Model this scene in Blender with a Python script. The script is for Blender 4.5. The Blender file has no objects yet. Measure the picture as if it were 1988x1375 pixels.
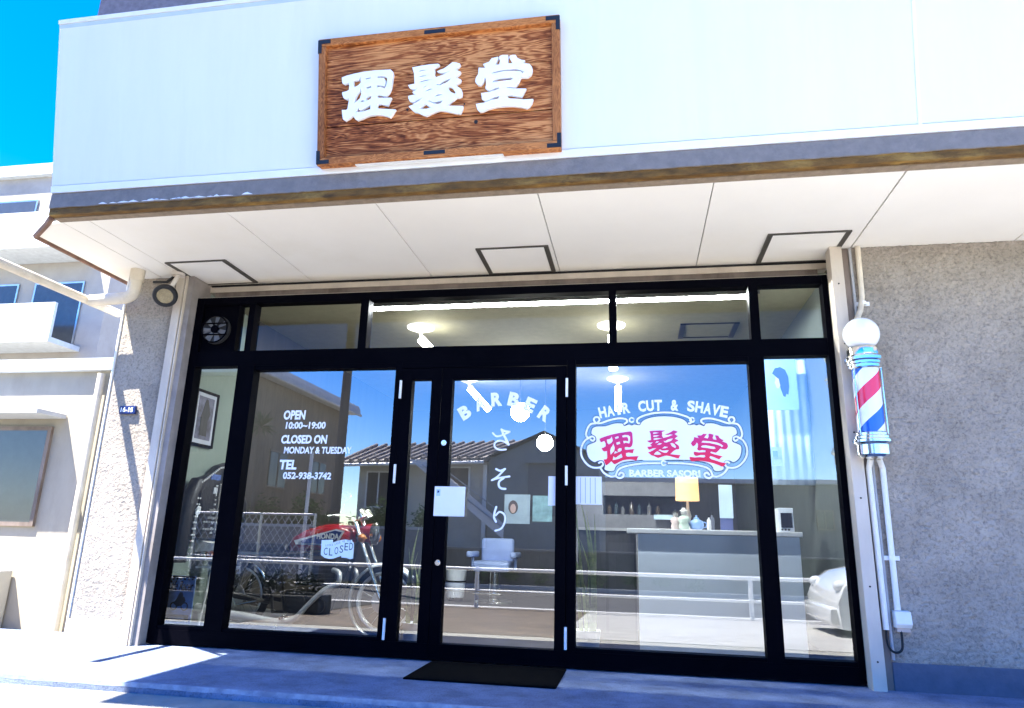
import bpy, bmesh, math, random
from mathutils import Vector, Matrix, noise
R = math.radians
random.seed(7)
SC = bpy.context.scene
COL = SC.collection
KANJI=[[[[-0.716,0.622],[-0.68,0.632],[-0.625,0.641],[-0.563,0.647],[-0.485,0.649],[-0.38,0.645],[-0.364,0.63],[-0.36,0.612],[-0.366,0.567],[-0.373,0.522],[-0.386,0.489],[-0.405,0.472],[-0.425,0.469],[-0.444,0.477],[-0.465,0.482],[-0.469,0.466],[-0.459,0.462],[-0.371,0.454],[-0.38,0.439],[-0.39,0.417],[-0.397,0.403],[-0.42,0.41],[-0.443,0.418],[-0.465,0.418],[-0.468,0.394],[-0.459,0.389],[-0.385,0.379],[-0.342,0.373],[-0.353,0.357],[-0.364,0.339],[-0.379,0.322],[-0.404,0.333],[-0.435,0.343],[-0.474,0.348],[-0.512,0.348],[-0.547,0.339],[-0.578,0.328],[-0.605,0.322],[-0.621,0.334],[-0.633,0.358],[-0.66,0.339],[-0.688,0.325],[-0.704,0.339],[-0.709,0.368],[-0.712,0.401],[-0.681,0.398],[-0.673,0.407],[-0.668,0.441],[-0.662,0.475],[-0.682,0.47],[-0.702,0.482],[-0.712,0.51],[-0.71,0.521],[-0.683,0.525],[-0.665,0.533],[-0.663,0.56],[-0.67,0.583],[-0.683,0.577],[-0.699,0.574],[-0.711,0.583],[-0.714,0.603]],[[-0.634,0.592],[-0.597,0.594],[-0.586,0.618],[-0.583,0.575],[-0.601,0.558],[-0.626,0.548],[-0.633,0.561]],[[-0.583,0.541],[-0.578,0.498],[-0.588,0.469],[-0.626,0.437],[-0.619,0.475],[-0.606,0.501],[-0.588,0.518]],[[-0.548,0.602],[-0.513,0.606],[-0.516,0.597],[-0.546,0.592]],[[-0.544,0.543],[-0.511,0.547],[-0.511,0.534],[-0.544,0.529]],[[-0.541,0.472],[-0.522,0.48],[-0.509,0.477],[-0.511,0.462],[-0.529,0.452],[-0.545,0.45]],[[-0.589,0.44],[-0.574,0.458],[-0.552,0.446]],[[-0.599,0.408],[-0.591,0.389],[-0.571,0.391],[-0.517,0.419],[-0.515,0.39],[-0.559,0.38],[-0.614,0.377]],[[-0.472,0.604],[-0.449,0.608],[-0.414,0.6],[-0.4,0.586],[-0.407,0.546],[-0.417,0.521],[-0.452,0.536],[-0.468,0.529],[-0.47,0.549],[-0.449,0.544],[-0.423,0.536],[-0.414,0.556],[-0.414,0.577],[-0.424,0.593],[-0.47,0.597]]],[[[-0.232,0.645],[-0.179,0.65],[-0.114,0.654],[-0.058,0.653],[-0.049,0.646],[-0.06,0.635],[-0.081,0.628],[-0.084,0.623],[-0.079,0.606],[-0.084,0.589],[-0.075,0.563],[-0.025,0.577],[0.028,0.601],[0.007,0.596],[-0.019,0.588],[-0.045,0.591],[-0.066,0.602],[-0.051,0.609],[-0.022,0.617],[0.007,0.634],[0.036,0.654],[0.059,0.65],[0.085,0.64],[0.09,0.631],[0.078,0.617],[0.054,0.605],[0.072,0.595],[0.091,0.585],[0.086,0.573],[0.069,0.56],[0.054,0.551],[0.075,0.543],[0.093,0.533],[0.09,0.519],[0.072,0.509],[0.054,0.5],[0.075,0.486],[0.094,0.47],[0.101,0.447],[0.099,0.424],[0.081,0.415],[0.064,0.416],[0.033,0.395],[-0.002,0.369],[0.107,0.358],[0.102,0.337],[0.088,0.308],[0.062,0.312],[0.027,0.323],[-0.009,0.334],[-0.044,0.341],[-0.07,0.337],[-0.103,0.325],[-0.138,0.312],[-0.161,0.322],[-0.187,0.337],[-0.214,0.344],[-0.233,0.362],[-0.255,0.387],[-0.23,0.394],[-0.194,0.414],[-0.159,0.436],[-0.194,0.426],[-0.227,0.41],[-0.247,0.419],[-0.257,0.439],[-0.258,0.456],[-0.227,0.46],[-0.206,0.461],[-0.223,0.469],[-0.231,0.479],[-0.214,0.489],[-0.196,0.503],[-0.218,0.495],[-0.234,0.499],[-0.251,0.511],[-0.259,0.528],[-0.235,0.532],[-0.216,0.534],[-0.218,0.573],[-0.22,0.606],[-0.228,0.63]],[[-0.186,0.616],[-0.163,0.621],[-0.125,0.62],[-0.163,0.615],[-0.184,0.61]],[[-0.184,0.58],[-0.156,0.585],[-0.12,0.587],[-0.156,0.578],[-0.182,0.574]],[[-0.182,0.544],[-0.152,0.552],[-0.09,0.553],[-0.152,0.543],[-0.179,0.539]],[[-0.071,0.517],[-0.051,0.515],[-0.022,0.536],[0.03,0.548],[0.007,0.528],[-0.045,0.508],[-0.064,0.511]],[[-0.16,0.495],[-0.146,0.514],[-0.126,0.515],[-0.146,0.505]],[[-0.144,0.475],[-0.119,0.492],[-0.095,0.491],[-0.116,0.481]],[[-0.09,0.433],[-0.064,0.45],[-0.028,0.446],[-0.057,0.439]],[[0.001,0.488],[0.02,0.493],[0.04,0.481],[0.057,0.451],[0.053,0.443],[0.028,0.457],[0.017,0.467],[0.012,0.481]],[[-0.129,0.41],[-0.116,0.416],[-0.093,0.401],[-0.057,0.402],[-0.023,0.408],[-0.044,0.388],[-0.064,0.386],[-0.09,0.394],[-0.111,0.406]],[[-0.181,0.364],[-0.161,0.382],[-0.144,0.394],[-0.126,0.379],[-0.106,0.366],[-0.138,0.36]]],[[[0.208,0.601],[0.253,0.596],[0.236,0.622],[0.276,0.633],[0.293,0.655],[0.335,0.661],[0.335,0.648],[0.315,0.609],[0.342,0.61],[0.347,0.63],[0.341,0.65],[0.343,0.664],[0.362,0.67],[0.398,0.666],[0.401,0.649],[0.397,0.621],[0.401,0.612],[0.427,0.61],[0.417,0.63],[0.407,0.647],[0.409,0.66],[0.427,0.664],[0.447,0.662],[0.459,0.64],[0.485,0.626],[0.506,0.621],[0.492,0.604],[0.534,0.595],[0.55,0.574],[0.554,0.55],[0.546,0.524],[0.523,0.508],[0.48,0.511],[0.468,0.485],[0.452,0.46],[0.437,0.452],[0.393,0.457],[0.39,0.452],[0.426,0.444],[0.513,0.436],[0.5,0.413],[0.484,0.385],[0.451,0.392],[0.416,0.402],[0.393,0.404],[0.391,0.393],[0.409,0.381],[0.451,0.376],[0.496,0.367],[0.556,0.365],[0.549,0.339],[0.531,0.315],[0.515,0.308],[0.483,0.319],[0.431,0.33],[0.38,0.334],[0.321,0.333],[0.268,0.324],[0.236,0.311],[0.216,0.31],[0.198,0.33],[0.19,0.364],[0.246,0.369],[0.295,0.383],[0.334,0.387],[0.341,0.397],[0.338,0.405],[0.301,0.398],[0.269,0.381],[0.249,0.378],[0.229,0.393],[0.224,0.432],[0.279,0.435],[0.338,0.45],[0.339,0.459],[0.308,0.457],[0.285,0.445],[0.266,0.447],[0.251,0.463],[0.256,0.488],[0.254,0.521],[0.249,0.535],[0.239,0.503],[0.22,0.483],[0.203,0.488],[0.185,0.511],[0.19,0.537],[0.205,0.559],[0.207,0.586]],[[0.291,0.554],[0.302,0.564],[0.368,0.572],[0.446,0.571],[0.478,0.56],[0.499,0.547],[0.491,0.538],[0.478,0.552],[0.433,0.559],[0.368,0.563],[0.322,0.556]],[[0.295,0.496],[0.305,0.509],[0.335,0.518],[0.42,0.517],[0.429,0.509],[0.416,0.502],[0.348,0.5],[0.302,0.498]]]]
PLATE=[[1.356,1.768],[1.283,1.763],[1.223,1.747],[1.189,1.724],[1.175,1.702],[1.136,1.707],[1.117,1.7],[1.096,1.707],[1.062,1.695],[1.049,1.714],[0.989,1.714],[0.921,1.694],[0.853,1.691],[0.823,1.674],[0.816,1.633],[0.846,1.612],[0.849,1.578],[0.819,1.564],[0.785,1.544],[0.781,1.497],[0.798,1.449],[0.838,1.42],[0.865,1.43],[0.899,1.433],[0.915,1.403],[0.911,1.37],[0.944,1.356],[0.984,1.361],[1.004,1.398],[1.064,1.425],[1.189,1.439],[1.346,1.44],[1.5,1.441],[1.621,1.429],[1.677,1.403],[1.694,1.368],[1.731,1.363],[1.763,1.378],[1.762,1.41],[1.779,1.439],[1.81,1.436],[1.835,1.427],[1.874,1.456],[1.892,1.502],[1.892,1.547],[1.861,1.567],[1.834,1.58],[1.839,1.613],[1.868,1.633],[1.864,1.672],[1.837,1.689],[1.773,1.692],[1.71,1.713],[1.653,1.713],[1.639,1.694],[1.607,1.706],[1.586,1.699],[1.569,1.706],[1.53,1.701],[1.517,1.723],[1.486,1.746],[1.428,1.762]]
RIBS=[[[1.356,1.794],[1.284,1.789],[1.217,1.773],[1.173,1.754],[1.156,1.734],[1.162,1.715],[1.181,1.711]],[[1.059,1.706],[1.083,1.724],[1.073,1.745],[1.016,1.75],[0.948,1.735],[0.894,1.716],[0.857,1.715],[0.837,1.736],[0.845,1.758],[0.869,1.759],[0.879,1.739],[0.868,1.723]],[[0.85,1.713],[0.813,1.707],[0.789,1.674],[0.778,1.629],[0.792,1.604],[0.824,1.615],[0.843,1.6],[0.83,1.581],[0.812,1.59]],[[0.809,1.607],[0.77,1.583],[0.743,1.53],[0.744,1.469],[0.778,1.414],[0.825,1.384],[0.882,1.385],[0.904,1.409],[0.892,1.427],[0.873,1.418]],[[0.882,1.382],[0.911,1.342],[0.957,1.319],[0.994,1.321],[1.016,1.308],[1.044,1.315],[1.053,1.337],[1.033,1.348],[1.018,1.333]],[[0.994,1.323],[1.016,1.37],[1.077,1.397],[1.189,1.415],[1.313,1.418]],[[1.356,1.794],[1.428,1.789],[1.493,1.771],[1.535,1.752],[1.55,1.733],[1.543,1.714],[1.525,1.71]],[[1.643,1.705],[1.621,1.723],[1.631,1.743],[1.686,1.747],[1.75,1.732],[1.8,1.714],[1.835,1.712],[1.855,1.732],[1.848,1.754],[1.826,1.755],[1.815,1.736],[1.824,1.72]],[[1.841,1.711],[1.875,1.704],[1.896,1.672],[1.903,1.629],[1.889,1.605],[1.859,1.615],[1.841,1.601],[1.852,1.583],[1.869,1.592]],[[1.873,1.608],[1.908,1.585],[1.93,1.534],[1.925,1.476],[1.891,1.423],[1.845,1.393],[1.792,1.392],[1.773,1.415],[1.785,1.434],[1.802,1.425]],[[1.792,1.39],[1.762,1.351],[1.717,1.327],[1.682,1.328],[1.66,1.315],[1.634,1.322],[1.626,1.343],[1.646,1.354],[1.66,1.339]],[[1.683,1.331],[1.664,1.376],[1.607,1.401],[1.499,1.417],[1.377,1.419]]]
CIRC=[[1.118,1.738],[1.556,1.737],[1.342,1.419]]
KANA=[[[[0.133,1.665],[0.15,1.628],[0.174,1.583],[0.191,1.549]],0.0174],[[[0.133,1.663],[0.159,1.652],[0.196,1.646]],0.0161],[[[0.066,1.635],[0.093,1.614],[0.125,1.616],[0.157,1.628],[0.196,1.646]],0.0137],[[[0.181,1.557],[0.145,1.576],[0.107,1.576],[0.082,1.555],[0.089,1.526],[0.122,1.51],[0.171,1.512]],0.0137],[[[0.101,1.364],[0.133,1.351],[0.169,1.365]],0.0161],[[[0.166,1.362],[0.115,1.309],[0.07,1.28]],0.0137],[[[0.07,1.28],[0.128,1.298],[0.205,1.31]],0.0137],[[[0.16,1.296],[0.128,1.272],[0.126,1.238],[0.146,1.22],[0.176,1.217]],0.0161],[[[0.111,1.083],[0.099,1.041],[0.097,1.005],[0.112,0.977]],0.0161],[[[0.109,1.023],[0.136,1.048],[0.168,1.035],[0.181,1.001],[0.17,0.953],[0.146,0.924],[0.109,0.913]],0.0137]]
CLOSED=[[-1.256,0.81],[-1.203,0.813],[-1.168,0.816],[-1.164,0.793],[-1.134,0.802],[-1.098,0.814],[-1.061,0.819],[-1.027,0.814],[-1.012,0.819],[-1.01,0.808],[-0.997,0.799],[-0.992,0.781],[-0.99,0.682],[-1.011,0.676],[-1.042,0.684],[-1.083,0.686],[-1.085,0.699],[-1.116,0.688],[-1.149,0.675],[-1.182,0.673],[-1.217,0.679],[-1.252,0.7],[-1.254,0.751]]
SUN_E, SKY_S, SKY_SAT, SKY_H, EXPO = 5.0, .108, 1.42, .517, 2.6
HX0, HX1, HY0, HY1 = 1.60, 2.155, 1.43, 1.91


# ------------------------------------------------------------------ materials
MATS = {}
def _nodes(name):
    m = bpy.data.materials.new(name); m.use_nodes = True
    nt = m.node_tree; nt.nodes.clear()
    out = nt.nodes.new('ShaderNodeOutputMaterial')
    return m, nt, out
def L(nt, a, b): nt.links.new(a, b)
def mat(name, col, rough=.6, metal=0., var=.12, vscale=6., bump=0., bscale=60., coat=0., stain=None, stretch=(1, 1, 1), emit=0., spec=.5, trans=0., rvar=0., fleck=None):
    """plain surface: base colour broken up by two octaves of noise, optional stain colour and fine bump"""
    if name in MATS: return MATS[name]
    m, nt, out = _nodes(name)
    b = nt.nodes.new('ShaderNodeBsdfPrincipled'); L(nt, b.outputs[0], out.inputs[0])
    tc = nt.nodes.new('ShaderNodeTexCoord'); mp = nt.nodes.new('ShaderNodeMapping')
    mp.inputs['Scale'].default_value = stretch; L(nt, tc.outputs['Object'], mp.inputs[0])
    n = nt.nodes.new('ShaderNodeTexNoise'); n.inputs['Scale'].default_value = vscale
    n.inputs['Detail'].default_value = 7; n.inputs['Roughness'].default_value = .62; L(nt, mp.outputs[0], n.inputs['Vector'])
    cr = nt.nodes.new('ShaderNodeValToRGB')
    c0 = [max(0, c * (1 - var)) for c in col]; c1 = [min(1, c * (1 + var)) for c in col]
    cr.color_ramp.elements[0].position = .3; cr.color_ramp.elements[1].position = .7
    cr.color_ramp.elements[0].color = (*c0, 1); cr.color_ramp.elements[1].color = (*c1, 1)
    L(nt, n.outputs[0], cr.inputs[0]); src = cr.outputs[0]
    if stain:
        n2 = nt.nodes.new('ShaderNodeTexNoise'); n2.inputs['Scale'].default_value = vscale * .37; n2.inputs['Detail'].default_value = 9
        n2.inputs['Roughness'].default_value = .7; L(nt, mp.outputs[0], n2.inputs['Vector'])
        c2 = nt.nodes.new('ShaderNodeValToRGB'); c2.color_ramp.elements[0].position = .52; c2.color_ramp.elements[1].position = .68
        L(nt, n2.outputs[0], c2.inputs[0])
        mx = nt.nodes.new('ShaderNodeMixRGB'); L(nt, c2.outputs[0], mx.inputs[0]); L(nt, src, mx.inputs[1]); mx.inputs[2].default_value = (*stain, 1)
        src = mx.outputs[0]
    if fleck:
        fs, f0, f1, fd = fleck
        n3 = nt.nodes.new('ShaderNodeTexNoise'); n3.inputs['Scale'].default_value = fs; n3.inputs['Detail'].default_value = 6; n3.inputs['Roughness'].default_value = .75; n3.inputs['Distortion'].default_value = .6
        L(nt, mp.outputs[0], n3.inputs['Vector'])
        mr3 = nt.nodes.new('ShaderNodeMapRange'); mr3.inputs[1].default_value = f0; mr3.inputs[2].default_value = f1; mr3.inputs[3].default_value = fd; mr3.inputs[4].default_value = 1.
        L(nt, n3.outputs[0], mr3.inputs[0]); m3 = nt.nodes.new('ShaderNodeMixRGB'); m3.blend_type = 'MULTIPLY'; m3.inputs[0].default_value = 1
        L(nt, src, m3.inputs[1]); L(nt, mr3.outputs[0], m3.inputs[2]); src = m3.outputs[0]
    L(nt, src, b.inputs['Base Color'])
    b.inputs['Roughness'].default_value = rough; b.inputs['Metallic'].default_value = metal
    b.inputs['Coat Weight'].default_value = coat; b.inputs['Specular IOR Level'].default_value = spec
    b.inputs['Transmission Weight'].default_value = trans
    if rvar:
        mr = nt.nodes.new('ShaderNodeMapRange'); mr.inputs['To Min'].default_value = max(.02, rough - rvar); mr.inputs['To Max'].default_value = rough + rvar
        L(nt, n.outputs[0], mr.inputs[0]); L(nt, mr.outputs[0], b.inputs['Roughness'])
    if emit:
        b.inputs['Emission Color'].default_value = (*col, 1); b.inputs['Emission Strength'].default_value = emit
    if bump:
        nb = nt.nodes.new('ShaderNodeTexNoise'); nb.inputs['Scale'].default_value = bscale; nb.inputs['Detail'].default_value = 5
        L(nt, mp.outputs[0], nb.inputs['Vector'])
        bp = nt.nodes.new('ShaderNodeBump'); bp.inputs['Strength'].default_value = bump; bp.inputs['Distance'].default_value = .01
        L(nt, nb.outputs[0], bp.inputs['Height']); L(nt, bp.outputs[0], b.inputs['Normal'])
    MATS[name] = m
    return m

def glass_mat(name, ior, tint):
    m, nt, out = _nodes(name)
    t = nt.nodes.new('ShaderNodeBsdfTransparent'); t.inputs[0].default_value = (*tint, 1)
    g = nt.nodes.new('ShaderNodeBsdfGlossy'); g.inputs['Roughness'].default_value = 0.0; g.inputs[0].default_value = (.97, .985, 1, 1)
    f = nt.nodes.new('ShaderNodeFresnel'); f.inputs[0].default_value = ior
    tc = nt.nodes.new('ShaderNodeTexCoord'); n = nt.nodes.new('ShaderNodeTexNoise'); n.inputs['Scale'].default_value = 1.6; n.inputs['Detail'].default_value = 0
    L(nt, tc.outputs['Object'], n.inputs['Vector'])
    bp = nt.nodes.new('ShaderNodeBump'); bp.inputs['Strength'].default_value = .012; bp.inputs['Distance'].default_value = .02
    L(nt, n.outputs[0], bp.inputs['Height']); L(nt, bp.outputs[0], g.inputs['Normal'])
    mx = nt.nodes.new('ShaderNodeMixShader'); L(nt, f.outputs[0], mx.inputs[0]); L(nt, t.outputs[0], mx.inputs[1]); L(nt, g.outputs[0], mx.inputs[2])
    L(nt, mx.outputs[0], out.inputs[0]); MATS[name] = m
    return m
def clear_mat(name):
    m, nt, out = _nodes(name); t = nt.nodes.new('ShaderNodeBsdfTransparent'); t.inputs[0].default_value = (.98, .99, .985, 1)
    L(nt, t.outputs[0], out.inputs[0]); return m

def wood_mat(name, cols, scale=(1.2, 1.2, 9), seed=0., rough=.5, planks=True):
    m, nt, out = _nodes(name)
    b = nt.nodes.new('ShaderNodeBsdfPrincipled'); L(nt, b.outputs[0], out.inputs[0])
    tc = nt.nodes.new('ShaderNodeTexCoord'); mp = nt.nodes.new('ShaderNodeMapping')
    mp.inputs['Scale'].default_value = scale; mp.inputs['Location'].default_value = (seed, seed * 1.7, seed * .6)
    L(nt, tc.outputs['Object'], mp.inputs[0])
    n1 = nt.nodes.new('ShaderNodeTexNoise'); n1.inputs['Scale'].default_value = 1.5; n1.inputs['Detail'].default_value = 4; n1.inputs['Distortion'].default_value = .8
    L(nt, mp.outputs[0], n1.inputs['Vector'])
    # growth rings: contour lines of the stretched noise
    mu = nt.nodes.new('ShaderNodeMath'); mu.operation = 'MULTIPLY'; mu.inputs[1].default_value = 15; L(nt, n1.outputs[0], mu.inputs[0])
    fr = nt.nodes.new('ShaderNodeMath'); fr.operation = 'PINGPONG'; fr.inputs[1].default_value = .5; L(nt, mu.outputs[0], fr.inputs[0])
    n2 = nt.nodes.new('ShaderNodeTexNoise'); n2.inputs['Scale'].default_value = 9; n2.inputs['Detail'].default_value = 8; n2.inputs['Roughness'].default_value = .7
    L(nt, mp.outputs[0], n2.inputs['Vector'])
    n3 = nt.nodes.new('ShaderNodeTexNoise'); n3.inputs['Scale'].default_value = 1.1; n3.inputs['Detail'].default_value = 3; L(nt, tc.outputs['Object'], n3.inputs['Vector'])
    a1 = nt.nodes.new('ShaderNodeMath'); a1.operation = 'MULTIPLY_ADD'; a1.inputs[1].default_value = .55; L(nt, fr.outputs[0], a1.inputs[0])
    m2 = nt.nodes.new('ShaderNodeMath'); m2.operation = 'MULTIPLY'; m2.inputs[1].default_value = .55; L(nt, n2.outputs[0], m2.inputs[0]); L(nt, m2.outputs[0], a1.inputs[2])
    a2 = nt.nodes.new('ShaderNodeMath'); a2.operation = 'MULTIPLY_ADD'; a2.inputs[1].default_value = .95; L(nt, n3.outputs[0], a2.inputs[0]); L(nt, a1.outputs[0], a2.inputs[2])
    cr = nt.nodes.new('ShaderNodeValToRGB'); e = cr.color_ramp.elements
    e[0].position = .50; e[0].color = (*cols[0], 1); e[1].position = 1.05 if False else 1.0; e[1].color = (*cols[-1], 1)
    for i, c in enumerate(cols[1:-1]):
        el = e.new(.50 + (i + 1) * .52 / (len(cols) - 1)); el.color = (*c, 1)
    L(nt, a2.outputs[0], cr.inputs[0]); L(nt, cr.outputs[0], b.inputs['Base Color'])
    b.inputs['Roughness'].default_value = rough; b.inputs['Specular IOR Level'].default_value = .12
    bp = nt.nodes.new('ShaderNodeBump'); bp.inputs['Strength'].default_value = .5; bp.inputs['Distance'].default_value = .004
    L(nt, a1.outputs[0], bp.inputs['Height']); L(nt, bp.outputs[0], b.inputs['Normal'])
    MATS[name] = m; return m

def brick_mat(name, c1, c2, mortar, bw, bh, rough=.8, off=.5):
    m, nt, out = _nodes(name)
    b = nt.nodes.new('ShaderNodeBsdfPrincipled'); L(nt, b.outputs[0], out.inputs[0]); b.inputs['Roughness'].default_value = rough
    tc = nt.nodes.new('ShaderNodeTexCoord')
    t = nt.nodes.new('ShaderNodeTexBrick'); t.offset = off
    t.inputs['Scale'].default_value = 1; t.inputs['Brick Width'].default_value = bw; t.inputs['Row Height'].default_value = bh; t.inputs['Mortar Size'].default_value = .006
    t.inputs['Color1'].default_value = (*c1, 1); t.inputs['Color2'].default_value = (*c2, 1); t.inputs['Mortar'].default_value = (*mortar, 1)
    L(nt, tc.outputs['Object'], t.inputs['Vector'])
    n = nt.nodes.new('ShaderNodeTexNoise'); n.inputs['Scale'].default_value = 3.5; n.inputs['Detail'].default_value = 8; n.inputs['Roughness'].default_value = .7
    L(nt, tc.outputs['Object'], n.inputs['Vector'])
    mr = nt.nodes.new('ShaderNodeMapRange'); mr.inputs[1].default_value = .3; mr.inputs[2].default_value = .7; mr.inputs[3].default_value = .6; mr.inputs[4].default_value = 1.25
    L(nt, n.outputs[0], mr.inputs[0])
    mx = nt.nodes.new('ShaderNodeMixRGB'); mx.blend_type = 'MULTIPLY'; mx.inputs[0].default_value = 1
    L(nt, t.outputs[0], mx.inputs[1]); L(nt, mr.outputs[0], mx.inputs[2]); L(nt, mx.outputs[0], b.inputs['Base Color'])
    MATS[name] = m; return m

def stripe_mat(name):
    """helical red / white / blue bands round the local z axis"""
    m, nt, out = _nodes(name)
    b = nt.nodes.new('ShaderNodeBsdfPrincipled'); L(nt, b.outputs[0], out.inputs[0])
    tc = nt.nodes.new('ShaderNodeTexCoord'); sp = nt.nodes.new('ShaderNodeSeparateXYZ'); L(nt, tc.outputs['Object'], sp.inputs[0])
    at = nt.nodes.new('ShaderNodeMath'); at.operation = 'ARCTAN2'; L(nt, sp.outputs[0], at.inputs[0])
    ng = nt.nodes.new('ShaderNodeMath'); ng.operation = 'MULTIPLY'; ng.inputs[1].default_value = -1; L(nt, sp.outputs[1], ng.inputs[0]); L(nt, ng.outputs[0], at.inputs[1])
    k = nt.nodes.new('ShaderNodeMath'); k.operation = 'MULTIPLY'; k.inputs[1].default_value = -1 / (2 * math.pi); L(nt, at.outputs[0], k.inputs[0])
    z = nt.nodes.new('ShaderNodeMath'); z.operation = 'MULTIPLY_ADD'; z.inputs[1].default_value = 1 / .47; L(nt, sp.outputs[2], z.inputs[0]); L(nt, k.outputs[0], z.inputs[2])
    ph = nt.nodes.new('ShaderNodeMath'); ph.operation = 'ADD'; ph.inputs[1].default_value = 10.13; L(nt, z.outputs[0], ph.inputs[0])
    f = nt.nodes.new('ShaderNodeMath'); f.operation = 'FRACT'; L(nt, ph.outputs[0], f.inputs[0])
    cr = nt.nodes.new('ShaderNodeValToRGB'); cr.color_ramp.interpolation = 'CONSTANT'; e = cr.color_ramp.elements
    e[0].position = 0; e[0].color = (.80, .012, .06, 1); e[1].position = .25; e[1].color = (.85, .86, .88, 1)
    x = e.new(.5); x.color = (.005, .10, .52, 1); x = e.new(.75); x.color = (.85, .86, .88, 1)
    L(nt, f.outputs[0], cr.inputs[0]); L(nt, cr.outputs[0], b.inputs['Base Color'])
    b.inputs['Roughness'].default_value = .25; b.inputs['Coat Weight'].default_value = .8; b.inputs['Coat Roughness'].default_value = .03
    return m

def ramp_z_mat(name, c0, c1, z0, z1):
    m, nt, out = _nodes(name); b = nt.nodes.new('ShaderNodeBsdfPrincipled'); L(nt, b.outputs[0], out.inputs[0])
    tc = nt.nodes.new('ShaderNodeTexCoord'); sp = nt.nodes.new('ShaderNodeSeparateXYZ'); L(nt, tc.outputs['Object'], sp.inputs[0])
    mr = nt.nodes.new('ShaderNodeMapRange'); mr.inputs[1].default_value = z0; mr.inputs[2].default_value = z1; L(nt, sp.outputs[2], mr.inputs[0])
    mx = nt.nodes.new('ShaderNodeMixRGB'); L(nt, mr.outputs[0], mx.inputs[0]); mx.inputs[1].default_value = (*c0, 1); mx.inputs[2].default_value = (*c1, 1)
    L(nt, mx.outputs[0], b.inputs['Base Color']); b.inputs['Roughness'].default_value = .5
    return m

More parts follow.
